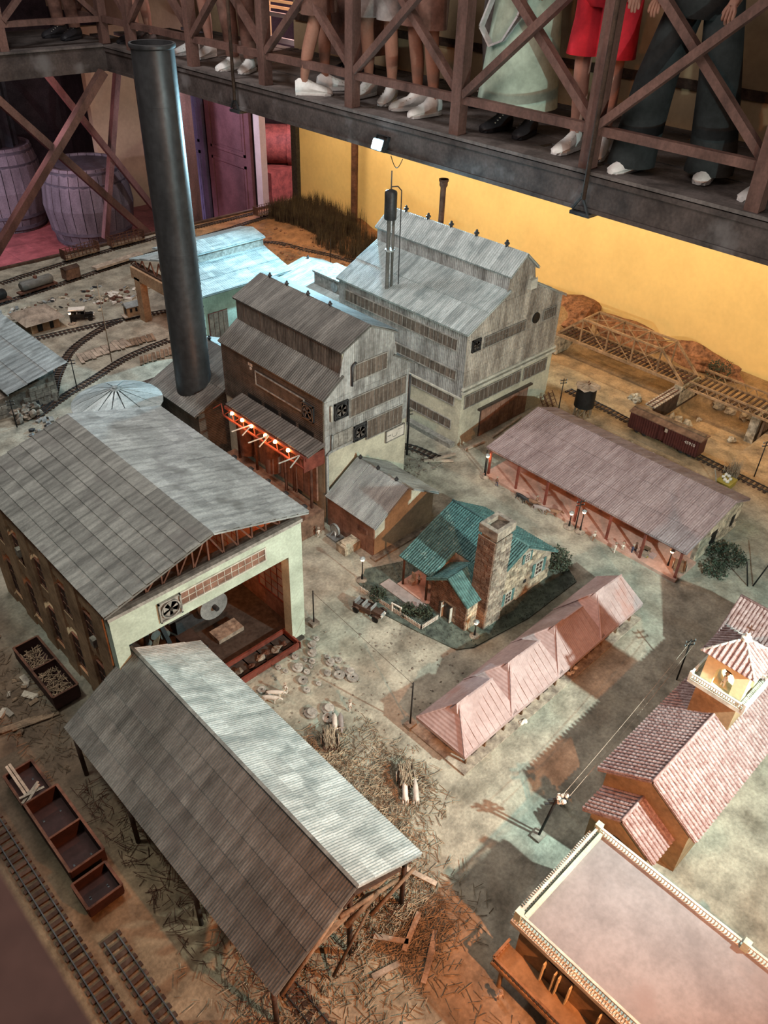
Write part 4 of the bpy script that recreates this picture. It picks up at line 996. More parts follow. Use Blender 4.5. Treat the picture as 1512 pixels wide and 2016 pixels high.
def win(root, o, u, w, h, shut=None, nx=2, ny=3, fm='white_trim'):
    f = band(root, o, u, UZ, w, h, nx, ny, fm=fm, pm='pane_dark', name='window', t=.005, fr=.004)
    if shut:
        F = frame(o, u, UZ)
        for s in ((-w*.42, -.002), (w+.002, w*1.42)): MB().obox(F, s[0], s[1], 0, h, 0, .004).build('shutter', M[shut], root)
    return f
win(t, (2.505, Y0-.002, .03), UX, .050, .075, 'green_roof'); win(t, (2.735, Y0-.002, .085), UX, .060, .085, 'green_roof'); win(t, (2.625, Y0-.002, .235), UX, .040, .055, 'green_roof')
MB().box(2.645, 2.662, Y0-.008, Y0, .095, .115).build('wall_lantern', M['iron'], t)
# wing with brick gable
WX0, WX1, WY0, WY1 = 2.25, 2.42, 1.655, 1.885
MB().prism([(WX0, WY0, 0), (WX0, WY1, 0), (WX0, WY1, .19), (WX0, 1.77, .265), (WX0, WY0, .185)], (WX1-WX0, 0, 0)).build('wing_wall', M['stone'], t)
masonry(t, (WX0, WY1, 0), (0, -1, 0), UZ, WY1-WY0, lin([(0, .185), (.115, .262), (.23, .18)]), .013, .026, M['brick'], ((.085, .150, 0, .105),), name='brick')
masonry(t, (WX0, WY0, 0), UX, UZ, .16, lambda q: .182, .022, .034, M['pale_stone'])
dd = MB().box(WX0-.003, WX0, 1.742, 1.795, .0, .10).build('door', M['pane_dark'], t)
MB().box(WX0-.02, WX0-.003, 1.738, 1.742, 0, .10).box(WX0-.02, WX0-.003, 1.795, 1.799, 0, .10).build('door_leaf', M['white_trim'], dd)
tiles(t, (2.228, 1.635, .178), (2.46, 1.635, .178), (2.46, 1.77, .276), (2.228, 1.77, .276), 17, 6, M['green_roof'], 'wing_roof')
tiles(t, (2.46, 1.905, .186), (2.228, 1.905, .186), (2.228, 1.77, .276), (2.46, 1.77, .276), 17, 6, M['green_roof'], 'wing_roof')
# chimney
ck = MB().box(2.325, 2.44, 1.60, 1.70, 0, .34).box(2.335, 2.44, 1.605, 1.69, .34, .56)
ck = ck.build('chimney', M['stone'], t)
masonry(ck, (2.325, 1.60, 0), UX, UZ, .115, lambda q: .555, .020, .030, M['stone'])
masonry(ck, (2.325, 1.70, 0), (0, -1, 0), UZ, .10, lambda q: .555, .020, .030, M['brick'])
MB().box(2.322, 2.452, 1.595, 1.702, .555, .575).box(2.322, 2.345, 1.595, 1.702, .575, .60).box(2.43, 2.452, 1.595, 1.702, .575, .60).box(2.345, 2.43, 1.595, 1.615, .575, .60).box(2.345, 2.43, 1.682, 1.702, .575, .60).build('chimney_cap', M['stone'], ck)
# porch: floor, posts, wall plates, guests' lamp
MB().box(2.235, 2.41, 1.89, 2.10, 0, .02).build('porch_floor', M['orange_floor'], t)
for y in (1.92, 2.08): MB().tube((2.255, y, .02), (2.255, y, .205), .006, n=8).build('porch_post', M['wood_dark'], t, True)
lamp('POINT', 'porch_lamp_light', (2.33, 1.99, .17), .13, (1, .28, .10), size=.01)
o = MB().box(2.17, 2.235, 1.89, 2.16, .0, .014).build('terrace', M['grey_cloth'], t)
for i, (x, y) in enumerate(((2.29, 2.05), (2.32, 1.96))):
    c = thing('porch_chair', ('wooden chair at the far end of the glowing red porch', 'wooden chair on the glowing red porch near the wing wall')[i], 'chair', (x, y, .02), 'porch chairs')
    MB().box(x-.014, x+.014, y-.014, y+.014, .038, .044).build('seat', M['wood_pale'], c)
    MB().box(x+.010, x+.014, y-.014, y+.014, .044, .085).build('backrest', M['wood_pale'], c)
    for a in (-.012, .012):
        for b in (-.012, .012): MB().bar((x+a, y+b, .02), (x+a, y+b, .04), .003).build('leg', M['wood_pale'], c)
# lawn
lm = MB(); vs = []; R_ = 40
poly = [(2.13, 1.60), (2.20, 1.555), (2.55, 1.50), (2.95, 1.50), (3.02, 1.62), (2.95, 1.80), (2.88, 2.0), (2.6, 2.12), (2.2, 2.30), (2.10, 2.24), (2.04, 2.0), (2.08, 1.8)]
MB().prism([(x, y, .0) for x, y in poly], (0, 0, .0075)).build('lawn', M['lawn'], base)
gb = MB()
for k in range(2600):
    x = random.uniform(2.05, 3.0); y = random.uniform(1.5, 2.28)
    ins = False; j = len(poly)-1
    for i in range(len(poly)):
        if (poly[i][1] > y) != (poly[j][1] > y) and x < (poly[j][0]-poly[i][0])*(y-poly[i][1])/(poly[j][1]-poly[i][1])+poly[i][0]: ins = not ins
        j = i
    if not ins or (2.25 < x < 2.86 and 1.64 < y < 2.08): continue
    a = random.uniform(0, 2*PI); h = random.uniform(.006, .016)
    gb.add([(x-.003*math.cos(a), y-.003*math.sin(a), .005), (x+.003*math.cos(a), y+.003*math.sin(a), .005), (x+random.uniform(-.006, .006), y+random.uniform(-.006, .006), .005+h)], [(0, 1, 2)])
tag(gb.build('grass_blades', M['lawn'], base), kind='stuff')
ORD = ['first', 'second', 'third', 'fourth', 'fifth', 'sixth', 'seventh', 'eighth', 'ninth', 'tenth', 'eleventh', 'twelfth', 'thirteenth', 'fourteenth', 'fifteenth', 'sixteenth']
# ------------------------------------------------------------------ pink warehouse
t = thing('warehouse', 'long warehouse with a pinkish corrugated roof and a glowing orange porch along the street', 'building', (3.67, 1.80, 0))
X0, X1, Y0, Y1 = 3.55, 4.02, 1.17, 2.45
MB().prism([(X0, Y0, 0), (X1, Y0, 0), (X1, Y0, .205), (3.82, Y0, .285), (X0, Y0, .225)], (0, Y1-Y0, 0)).build('wall', M['stone'], t)
MB().box(3.33, X0, 1.15, 2.46, 0, .018).build('porch_floor', M['orange_floor'], t)
for i in range(14): MB().box(X0-.004, X0, Y0+.02+i*.09, Y0+.105+i*.09, .02, .215).build('wall_panel', M['orange_floor'], t)
slope(t, (3.34, 2.47, .196), (3.34, 1.14, .196), (3.82, 1.14, .292), (3.82, 2.47, .292), 16, 3, M['ware_roof'], 6, lap=.003, ribh=.0016)
slope(t, (4.03, 1.14, .206), (4.03, 2.47, .206), (3.82, 2.47, .292), (3.82, 1.14, .292), 16, 1, M['ware_roof'], 6, lap=.003, ribh=.0016)
MB().box(3.345, 3.357, 1.15, 2.46, .182, .192).build('eave_beam', M['red_iron'], t)
for i in range(7): MB().box(3.345, 3.357, 1.16+i*.212, 1.172+i*.212, .018, .185).build('porch_post', M['red_iron'], t)
MB().box(3.70, 3.76, Y0-.004, Y0, .03, .13).box(3.93, 3.96, Y0-.004, Y0, .05, .13).build('side_opening', M['black_iron'], t)
masonry(t, (X0, Y0, 0), UX, UZ, X1-X0, lin([(0, .215), (.27, .275), (.47, .2)]), .026, .045, M['pale_stone'], ((.15, .21, .03, .13), (.38, .41, .05, .13)))
lamp('POINT', 'porch_lamp_light', (3.40, 1.28, .13), .07, (1, .34, .12), size=.01)
for y in (1.55, 1.85, 2.2): lamp('POINT', 'porch_lamp_light', (3.46, y, .16), .05, (1, .34, .14), size=.01)

# ------------------------------------------------------------------ the row of dwellings with hipped roofs
t = thing('row_dwelling', 'long low row of dwellings under four faded pink hipped roofs', 'building', (2.3, 1.27, 0))
MB().box(1.70, 2.93, 1.165, 1.375, 0, .095).build('wall', M['stucco_tan'], t)
MB().box(1.655, 2.96, 1.135, 1.405, .082, .10).build('eave', M['pink_roof'], t)
MB().box(1.645, 2.96, 1.12, 1.42, 0, .010).build('floor_slab', M['stone'], t)
for i in range(11):
    x = 1.69+i*.121; MB().box(x-.004, x+.004, 1.150, 1.158, .01, .083).build('porch_post', M['wood'], t)
    if i < 10: MB().box(x+.045, x+.078, 1.160, 1.165, .01, .075).build('door', M['pane_dark'], t)
L4 = 1.30/4
for i in range(4):
    xs = 1.655+i*L4; xe = xs+L4; e = .098; zr = .225; h = xs+.10; k = xe-.015
    xa = xs if i == 0 else xs-.03
    r = [(xa, 1.135, e), (xe+.01, 1.135, e), (xe+.01, 1.405, e), (xa, 1.405, e), (h, 1.27, zr), (k, 1.27, zr-.018)]
    hp = MB().add(r, [(0, 1, 5, 4), (2, 3, 4, 5), (3, 0, 4), (1, 2, 5), (0, 3, 2, 1)]).build('hipped_roof', M['pink_roof'], t)
    MB().bar((xa, 1.135, e+.002), (h, 1.27, zr+.003), .006).bar((xa, 1.405, e+.002), (h, 1.27, zr+.003), .006).bar((h, 1.27, zr+.003), (k, 1.27, zr-.014), .006).build('hip_ridge', M['pink_roof'], hp)
    # small louvred gable at each peak
    MB().prism([(h-.03, 1.252, zr-.028), (h-.03, 1.288, zr-.028), (h-.018, 1.27, zr+.010)], (.07, 0, 0)).build('gablet', M['pink_roof'], hp)
    for q in range(9):
        y = 1.14; x = xs+.02+q*.034
        zt = zr-.02
        MB().bar((x, 1.137, e+.003), (x if x > h else x, 1.262 if x > h else 1.137+.135*max(.05, (x-xs)/.10), (zt if x > h else e+(zr-e)*max(.05, (x-xs)/.10))), .0022).build('seam', M['pink_roof'], hp)

# ------------------------------------------------------------------ church
t = thing('church', 'church with a pink tiled roof and a yellow bell tower with a balcony', 'church', (2.35, .5, 0))
def hall(x0, x1, ye0, ye1, ze, yr, zr, wm, nu, nv):
    MB().prism([(x0+.02, ye0+.03, 0), (x0+.02, ye1-.03, 0), (x0+.02, ye1-.03, ze+.01), (x0+.02, yr, zr-.012), (x0+.02, ye0+.03, ze+.01)], (x1-x0-.04, 0, 0)).build('wall', M[wm], t)
    tiles(t, (x1, ye1, ze), (x0, ye1, ze), (x0, yr, zr), (x1, yr, zr), nu, nv, M['tile'])
    tiles(t, (x0, ye0, ze), (x1, ye0, ze), (x1, yr, zr), (x0, yr, zr), nu, nv, M['tile'])
    MB().tube((x0, yr, zr+.004), (x1, yr, zr+.004), .006, n=8).build('ridge_tiles', M['tile'], t, True)
hall(1.885, 2.84, .302, .703, .25, .503, .385, 'ochre', 52, 12)
hall(1.765, 1.93, .372, .668, .16, .520, .255, 'ochre', 9, 9)
MB().prism([(2.83, .14, 0), (3.18, .14, 0), (3.18, .14, .235), (3.0, .14, .385), (2.83, .14, .235)], (0, .58, 0)).build('transept_wall', M['ochre'], t)
tiles(t, (2.81, .745, .228), (2.81, .12, .228), (3.0, .12, .400), (3.0, .745, .400), 40, 7, M['tile'], 'transept_roof')
tiles(t, (3.20, .12, .228), (3.20, .745, .228), (3.0, .745, .400), (3.0, .12, .400), 40, 7, M['tile'], 'transept_roof')
MB().tube((3.0, .12, .404), (3.0, .745, .404), .006, n=8).build('ridge_tiles', M['tile'], t, True)
# doorway in the low front wing
P = [(1.783, .52+.045*math.cos(a*PI/10), .085+.045*math.sin(a*PI/10)) for a in range(11)] + [(1.783, .475, 0), (1.783, .565, 0)]
MB().prism(P, (.004, 0, 0)).build('arched_doorway', M['black_iron'], t)
MB().box(1.96, 2.42, .325, .332, .16, .245).build('side_window_recess', M['ochre'], t)
for i in range(5): MB().box(1.98+i*.1, 2.01+i*.1, .665, .673, .07, .17).build('window', M['pane_dark'], t)
# tower
TX0, TX1, TY0, TY1 = 2.315, 2.455, .440, .600
MB().box(TX0, TX1, TY0, TY1, 0, .50).build('tower_base', M['ochre'], t)
MB().box(TX0-.03, TX1+.03, TY0-.03, TY1+.03, .492, .506).build('balcony_slab', M['white_trim'], t)
bl = MB()
tw = MB().box(TX0+.004, TX1-.004, TY0+.004, TY1-.004, .506, .515)
# upper room: four piers and arches
for (xa, xb, ya, yb) in ((TX0, TX0+.04, TY0, TY0+.045), (TX0, TX0+.04, TY1-.045, TY1), (TX1-.04, TX1, TY0, TY0+.045), (TX1-.04, TX1, TY1-.045, TY1)): tw.box(xa, xb, ya, yb, .506, .655)
for x in (TX0, TX1-.02):
    ym = (TY0+TY1)/2; r = .035; zc = .585
    arc = [(x, ym+r*math.cos(a*PI/12), zc+r*math.sin(a*PI/12)) for a in range(13)]
    for a in range(12):
        p, q = arc[a], arc[a+1]; tw.prism([p, q, (x, q[1], .655), (x, p[1], .655)], (.02, 0, 0))
for y in (TY0, TY1-.02):
    xm = (TX0+TX1)/2; r = .030; zc = .585
    arc = [(xm+r*math.cos(a*PI/12), y, zc+r*math.sin(a*PI/12)) for a in range(13)]
    for a in range(12):
        p, q = arc[a], arc[a+1]; tw.prism([p, q, (q[0], y, .655), (p[0], y, .655)], (0, .02, 0))
tw.build('belfry', M['cream'], t)
MB().box(TX0-.012, TX1+.012, TY0-.012, TY1+.012, .648, .660).build('cornice', M['ochre'], t)
ap = ((TX0+TX1)/2, (TY0+TY1)/2, .735); e = .66; q = .025
C4 = [(TX0-q, TY0-q, e), (TX1+q, TY0-q, e), (TX1+q, TY1+q, e), (TX0-q, TY1+q, e)]
sp = MB().add(C4+[(ap[0], ap[1], ap[2]-.002)], [(0, 1, 4), (1, 2, 4), (2, 3, 4), (3, 0, 4), (3, 2, 1, 0)]).build('spire_roof', M['tile'], t)
rb = MB()
for i in range(4):
    a, b = Vector(C4[i]), Vector(C4[(i+1) % 4]); A = Vector(ap); m = (a+b)/2
    for k in range(11):
        s = (k+.5)/11; p = a+(b-a)*s; tt = 1-abs(2*s-1); q2 = p+(A-m)*tt
        rb.tube(p+Vector((0, 0, .002)), q2+Vector((0, 0, .002)), .0042, n=6)
tag(rb.build('tile_course', M['tile'], sp), kind='stuff')
for a in C4: MB().tube(a, ap, .005, n=6).build('hip_tiles', M['white_trim'], sp, True)
MB().lathe((ap[0], ap[1], ap[2]-.004), [(.018, 0), (.018, .012), (.010, .018), (.008, .03), (0, .032)], 12).build('finial', M['white_trim'], t, True)
MB().box(ap[0]-.002, ap[0]+.002, ap[1]-.002, ap[1]+.002, .755, .80).box(ap[0]-.002, ap[0]+.002, ap[1]-.014, ap[1]+.014, .782, .786).build('cross', M['rust'], t)
bx = MB()
def balus(root, p, q, z, n, h=.030, m='white_trim'):
    p, q = Vector(p), Vector(q); d = q-p
    MB().bar((p.x, p.y, z+h), (q.x, q.y, z+h), .008, .005).bar((p.x, p.y, z+.003), (q.x, q.y, z+.003), .008, .005).build('balustrade_rail', M[m], root)
    k = MB()
    for i in range(n):
        c = p+d*(i+.5)/n; k.lathe((c.x, c.y, z), [(.0015, .004), (.0030, .010), (.0015, .018), (.0022, h-.003)], 5)
    tag(k.build('balusters', M[m], root, True), kind='stuff')
bx0, bx1, by0, by1 = TX0-.026, TX1+.026, TY0-.026, TY1+.026
for p, q in (((bx0, by0), (bx0, by1)), ((bx0, by1), (bx1, by1)), ((bx1, by1), (bx1, by0)), ((bx1, by0), (bx0, by0))): balus(t, (*p, 0), (*q, 0), .506, 22)
for x in (bx0, bx1):
    for y in (by0, by1): MB().box(x-.005, x+.005, y-.005, y+.005, .506, .545).build('balcony_post', M['white_trim'], t)
MB().lathe(((TX0+TX1)/2, (TY0+TY1)/2, .60), [(.026, -.032), (.020, -.022), (.014, .0), (.008, .010), (0, .012)], 14).build('bell', M['rust'], t, True)

# ------------------------------------------------------------------ corner hotel with the flat roof
t = thing('flat_roof_hotel', 'big ochre building with flat pale roof, balustraded parapet and long balcony at lower right', 'building', (1.43, -.1, 0))
HX0, HX1, HY0, HY1 = 1.212, 1.64, -1.0, .53; ZR = .292
MB().box(HX0, HX1, HY0, HY1, 0, ZR-.012).build('wall', M['ochre'], t)
MB().box(1.193, 1.668, HY0, .561, ZR-.018, ZR).build('cornice', M['white_trim'], t)
MB().box(1.228, 1.638, HY0, .527, ZR, ZR+.006).build('flat_roof', M['hotel_roof'], t)
MB().box(1.224, 1.638, .524, .536, ZR, ZR+.024).build('inner_parapet', M['stucco_green'], t)
balus(t, (1.213, .548, 0), (1.213, -1.0, 0), ZR, 150, .034)
balus(t, (1.213, .548, 0), (1.64, .548, 0), ZR, 42, .034)
balus(t, (1.643, .548, 0), (1.643, -1.0, 0), ZR, 150, .034)
for x, y in ((1.213, .548), (1.643, .548), (1.643, .02), (1.213, .02), (1.643, -.5)): MB().box(x-.011, x+.011, y-.011, y+.011, ZR, ZR+.048).build('parapet_post', M['stucco_green'], t)
k = MB()
for i in range(165): k.box(1.196, 1.210, .553-i*.0092-.0045, .553-i*.0092, ZR, ZR+.004)
for i in range(46): k.box(1.208+i*.0092, 1.2125+i*.0092, .555, .569, ZR, ZR+.004)
tag(k.build('dentils', M['white_trim'], t), kind='stuff')
ZB = .118
MB().box(1.125, HX0, HY0, .560, ZB-.012, ZB).build('balcony_slab', M['ochre'], t)
balus(t, (1.130, .556, 0), (1.130, -1.0, 0), ZB, 100, .032, 'stucco_tan'); balus(t, (1.130, .556, 0), (1.212, .556, 0), ZB, 6, .032, 'stucco_tan')
for i in range(7):
    y = .52-i*.19
    MB().tube((1.137, y, 0), (1.137, y, ZB-.012), .008, n=10).build('arcade_column', M['ochre'], t, True)
for i, y in enumerate((.40, .345, .20, .145, -.01, -.06, -.19, -.24)):
    d_ = MB().box(HX0-.004, HX0+.001, y-.018, y+.018, ZB+.002, ZB+.115).build('french_window', M['pane_dark'], t)
    MB().box(HX0-.022, HX0-.004, y+.018, y+.022, ZB+.004, ZB+.112).box(HX0-.022, HX0-.004, y-.022, y-.018, ZB+.004, ZB+.112).build('shutter', M['cream'], d_)
    MB().box(HX0-.006, HX0+.001, y-.018, y+.018, .01, .09).build('ground_door', M['pane_dark'], t)

# ------------------------------------------------------------------ far car shed
t = thing('far_shed', 'open-ended far shed with bright metal roof, cream columns and reddish doors', 'building', (3.4, 5.4, 0))
slope(t, (3.80, 4.865, .470), (2.955, 4.865, .470), (2.955, 5.36, .600), (3.80, 5.36, .600), 8, 3, M['galv_bright'], 6)
slope(t, (2.955, 5.86, .470), (3.80, 5.86, .470), (3.80, 5.36, .600), (2.955, 5.36, .600), 8, 3, M['galv_bright'], 6)
slope(t, (3.80, 5.20, .640), (2.98, 5.20, .640), (2.98, 5.36, .680), (3.80, 5.36, .680), 7, 1, M['galv_bright'], 6)
slope(t, (2.98, 5.52, .640), (3.80, 5.52, .640), (3.80, 5.36, .680), (2.98, 5.36, .680), 7, 1, M['galv_bright'], 6)
MB().box(3.0, 3.79, 5.22, 5.232, .56, .638).build('monitor_wall', M['frame'], t)
MB().box(2.99, 3.79, 4.95, 4.99, 0, .42).build('side_wall', M['stucco_green'], t)
MB().box(2.99, 3.79, 4.945, 4.995, .42, .43).build('wall_cap', M['frame'], t)
for x in (3.05, 3.34):
    d = MB().box(x, x+.17, 4.943, 4.95, 0, .29).build('door', M['red_iron'], t)
    for i in range(4): MB().box(x+.004+i*.0415, x+.041+i*.0415, 4.939, 4.943, .005, .285).build('door_board', M['brick'], d)
for x in (3.05, 3.2, 3.35, 3.5, 3.65): MB().box(x, x+.012, 4.96, 4.98, .43, .475).build('roof_prop', M['wood_dark'], t)
MB().box(2.93, 2.99, 5.70, 5.78, 0, .36).box(2.93, 2.99, 4.95, 5.03, 0, .36).box(2.93, 2.99, 4.95, 5.82, .34, .43).build('end_frame', M['stucco_tan'], t)
for i in range(7):
    y = 4.98+i*.125
    MB().bar((2.96, y, .43), (2.96, y+.06, .47+.1*(1-abs(y+.06-5.36)/.5)), .008).bar((2.96, y+.125, .43), (2.96, y+.06, .47+.1*(1-abs(y+.06-5.36)/.5)), .008).build('truss_web', M['rust'], t)
MB().box(2.95, 3.0, 4.95, 5.82, .43, .445).build('truss_chord', M['wood_dark'], t)
MB().box(3.77, 3.80, 4.95, 5.80, 0, .46).build('far_wall', M['stucco_green'], t)
lamp('POINT', 'shed_lamp_light', (3.12, 5.35, .40), 1.1, (1, .36, .12), size=.02)

t = thing('white_roof_annex', 'low annex with a bright cyan-white roof between the two mills', 'building', (3.85, 4.6, 0))
MB().prism([(3.62, 4.10, 0), (4.15, 4.10, 0), (4.15, 4.10, .44), (3.98, 4.10, .50), (3.62, 4.10, .42)], (0, .84, 0)).build('wall', M['stucco_green'], t)
slope(t, (3.60, 4.96, .425), (3.60, 4.08, .425), (3.98, 4.08, .51), (3.98, 4.96, .51), 8, 1, M['galv_bright'], 5)
slope(t, (4.17, 4.08, .445), (4.17, 4.96, .445), (3.98, 4.96, .51), (3.98, 4.08, .51), 8, 1, M['galv_bright'], 5)
finial(t, 3.98, 4.90, .51)
o = MB().box(3.76, 3.98, 4.16, 4.56, .46, .56).box(3.75, 3.99, 4.15, 4.57, .56, .572).build('cooler_box', M['frame'], t)
for y in (4.24, 4.33): MB().lathe((3.758, y, .51), [(.030, -.004), (.036, -.004), (.036, .006), (.030, .006), (.030, -.004)], 16, axis='x').build('cooler_ring', M['galv'], o, True)

# ------------------------------------------------------------------ ruined station house and hut at the far left
t = thing('ruined_stone_shed', 'crumbling stone shed with a grey sheet roof at the left picture edge', 'building', (1.6, 5.4, 0))
MB().prism([(1.36, 4.98, 0), (1.84, 4.98, 0), (1.84, 4.98, .20), (1.36, 4.98, .12)], (0, 1.1, 0)).build('wall', M['stone'], t)
slope(t, (1.50, 6.1, .175), (1.50, 4.93, .175), (1.93, 5.32, .27), (1.93, 6.1, .27), 6, 3, M['galv'], 4)
masonry(t, (1.40, 4.98, 0), UX, UZ, .44, lin([(0, .1), (.44, .19)]), .03, .05, M['stone'], ((.12, .2, 0, .1),))
for i in range(16):
    MB().blob((1.52+.03*(i % 5)+random.uniform(-.02, .02), 4.90+random.uniform(-.05, .04), .02+.02*(i//6)), .028, .024, .022, i, .5).build('fallen_stone', M['stone'], t)
t = thing('small_hut', 'small hut with a folded pale roof left of the dark truck', 'hut', (2.26, 6.2, 0))
MB().prism([(2.15, 6.06, 0), (2.38, 6.06, 0), (2.38, 6.06, .085), (2.15, 6.06, .085)], (0, .26, 0)).build('wall', M['stucco_tan'], t)
MB().add([(2.10, 6.02, .085), (2.42, 6.02, .085), (2.42, 6.36, .085), (2.10, 6.36, .085), (2.19, 6.2, .15), (2.34, 6.2, .15)], [(0, 1, 5, 4), (2, 3, 4, 5), (3, 0, 4), (1, 2, 5), (3, 2, 1, 0)]).build('roof', M['wood_pale'], t)
MB().box(2.20, 2.24, 6.056, 6.06, .01, .075).box(2.30, 2.33, 6.056, 6.06, .01, .075).build('door', M['black_iron'], t)

# ------------------------------------------------------------------ tracks
def track(pts, label, w=.046, sl=.055, group='model railway tracks', n=None):
    # smooth polyline
    P = [Vector((*p, 0)) for p in pts]; Q = []
    for i in range(len(P)-1):
        p0 = P[max(0, i-1)]; p1 = P[i]; p2 = P[i+1]; p3 = P[min(len(P)-1, i+2)]
        m = max(2, int((p2-p1).length/.06))
        for k in range(m):
            s = k/m; Q.append(.5*((2*p1)+(-p0+p2)*s+(2*p0-5*p1+4*p2-p3)*s*s+(-p0+3*p1-3*p2+p3)*s**3))
    Q.append(P[-1])
    for q in Q: q.z = height(q.x, q.y)
    t = thing('railway_track', label, 'track', tuple(Q[len(Q)//2]), group)
    for sd in (-1, 1):
        r = MB(); pp = None
        for i, q in enumerate(Q):
            d = (Q[min(i+1, len(Q)-1)]-Q[max(i-1, 0)]); d.z = 0; d.normalize(); o = Vector((-d.y, d.x, 0))*sd*w/2
            e = q+o+Vector((0, 0, .010))
            if pp is not None: r.bar(pp, e, .004, .006)
            pp = e
        r.build('rail', M['iron'], t)
    acc = 0; st = MB().box(-.036, .036, -.008, .008, -.006, .006).mesh('sleeper', M['wood_dark']) if 'slp' not in TPL else TPL['slp']; TPL['slp'] = st
    for i in range(len(Q)-1):
        d = Q[i+1]-Q[i]; L = d.length
        while acc < L:
            p = Q[i]+d*(acc/L); a = math.atan2(d.y, d.x)
            inst(st, 'sleeper', t, Matrix.Translation((p.x, p.y, p.z+.002)) @ Matrix.Rotation(a+PI/2+random.uniform(-.05, .05), 4, 'Z')); acc += sl/1.6
        acc -= L
    return t
track([(1.98, 5.98), (2.40, 5.93), (2.76, 5.87), (3.1, 5.80), (3.6, 5.6)], 'straight track passing in front of the small hut', n=0)
track([(1.60, 4.86), (1.80, 5.02), (1.98, 5.30), (2.26, 5.62), (2.62, 5.82), (2.80, 5.86)], 'curved track swinging from the locomotive up to the brown cabin car')
track([(1.62, 4.86), (1.90, 5.0), (2.16, 5.10), (2.50, 5.24), (2.90, 5.30)], 'track running from the stone shed towards the tall chimney')
track([(1.3, 6.62), (2.0, 6.74), (3.0, 6.90), (4.2, 7.10), (5.6, 7.28)], 'outer track along the far edge of the layout carrying the tank cars')
track([(2.4, 7.20), (3.2, 7.33), (4.2, 7.40), (5.3, 7.42)], 'outermost track along the far edge of the layout under the stake cars')
track([(4.2, 6.9), (4.8, 6.62), (5.0, 6.2), (5.15, 5.6), (5.2, 4.9)], 'track in the brown earth in front of the cane thicket')
track([(.195, 2.6), (.195, 2.0), (.195, 1.4), (.195, .8)], 'pair of thin rails on the dark gravel at lower left')
track([(.30, 1.5), (.30, 1.1), (.30, .7)], 'short pair of rails left of the foreground shed')
track([(.64, .97), (.64, .8), (.64, .5)], 'rails leading out of the foreground shed at the bottom edge')
track([(4.62, 2.75), (4.58, 2.2), (4.52, 1.5), (4.50, .6)], 'siding track under the red boxcar')
track([(3.0, 3.2), (3.2, 3.0), (3.26, 2.76)], 'short track between the two mills')

# ------------------------------------------------------------------ rolling stock
def wheels(t, xs, w=.04, r=.014):
    for x in xs:
        for s in (-1, 1): MB().lathe((x, s*w/2, r+.013), [(0, -.003), (r, -.003), (r, .003), (0, .003)], 12, axis='y').build('wheel', M['iron'], t, True)
def put(t, x, y, yaw, z=0): t.location = (x, y, z); t.rotation_euler = (0, 0, yaw)
t = thing('steam_locomotive', 'dark steam locomotive boiler on the curved track beside the stone shed', 'locomotive')
MB().tube((-.16, 0, .085), (.20, 0, .085), .046, n=20).build('boiler', M['galv_dark'], t, True)
for x in (-.1, .0, .1): MB().tube((x-.004, 0, .085), (x+.004, 0, .085), .048, n=20).build('boiler_band', M['iron'], t, True)
MB().lathe((.0, 0, .125), [(.018, 0), (.020, .03), (.026, .034), (.026, .046), (.016, .046), (.014, .01)], 14).build('steam_dome', M['iron'], t, True)
MB().tube((-.19, 0, .085), (-.16, 0, .085), .048, n=20).box(-.20, .22, -.03, .03, .03, .045).build('smokebox', M['black_iron'], t, True)
MB().box(-.24, -.19, -.045, .045, .02, .045).prism([(-.24, -.045, .02), (-.24, .045, .02), (-.27, 0, .012)], (0, 0, .02)).build('pilot', M['black_iron'], t)
MB().tube((-.03, -.045, .05), (-.03, -.045, .052), .02).build('cylinder_block', M['iron'], t)
wheels(t, (-.12, -.04, .04, .12), .05, .022); put(t, 1.80, 5.16, math.atan2(.42, .36), .004)
def tankcar(x, y, yaw, label, col):
    t = thing('tank_car', label, 'rail car')
    MB().lathe((0, 0, .085), [(0, -.15), (.03, -.148), (.040, -.135), (.040, .135), (.03, .148), (0, .15)], 18, axis='x').build('tank', M[col], t, True)
    MB().tube((0, 0, .12), (0, 0, .14), .018, n=12).build('dome', M['rust'], t, True)
    MB().box(-.18, .18, -.03, .03, .028, .042).build('frame', M['rust'], t)
    wheels(t, (-.13, -.09, .09, .13)); put(t, x, y, yaw, .002); return t
tankcar(2.12, 6.755, .13, 'black tank car at the left picture edge', 'black_iron')
tankcar(2.56, 6.83, .14, 'weathered grey tank car with a rusty dome right of the black one', 'galv_dark')
def stakecar(x, y, yaw, label, L=.36):
    t = thing('stake_car', label, 'rail car')
    MB().box(-L/2, L/2, -.04, .04, .032, .044).build('floor', M['wood'], t)
    for s in (-1, 1): MB().box(s*L/2-.004, s*L/2+.004, -.042, .042, .044, .125).build('end_wall', M['rust'], t)
    for i in range(9):
        for s in (-1, 1): MB().box(-L/2+.02+i*(L-.04)/8-.0025, -L/2+.02+i*(L-.04)/8+.0025, s*.04-.0025, s*.04+.0025, .044, .118).build('stake', M['rust'], t)
    for z in (.07, .095, .118):
        for s in (-1, 1): MB().box(-L/2, L/2, s*.04-.0015, s*.04+.0015, z-.002, z+.002).build('side_rod', M['rust'], t)
    wheels(t, (-L/2+.05, -L/2+.09, L/2-.09, L/2-.05)); put(t, x, y, yaw, .002); return t
stakecar(3.22, 7.335, .10, 'stake-sided rail car on the outermost track left of the far shed')
stakecar(3.72, 7.375, .05, 'stake-sided rail car partly hidden behind the far shed roof')
stakecar(5.35, 7.27, .02, 'small rusty stake car by the doorway at the far corner', .30)
t = thing('brown_house_car', 'brown boxy rail car on the outer track beside the heap of pale scrap', 'rail car')
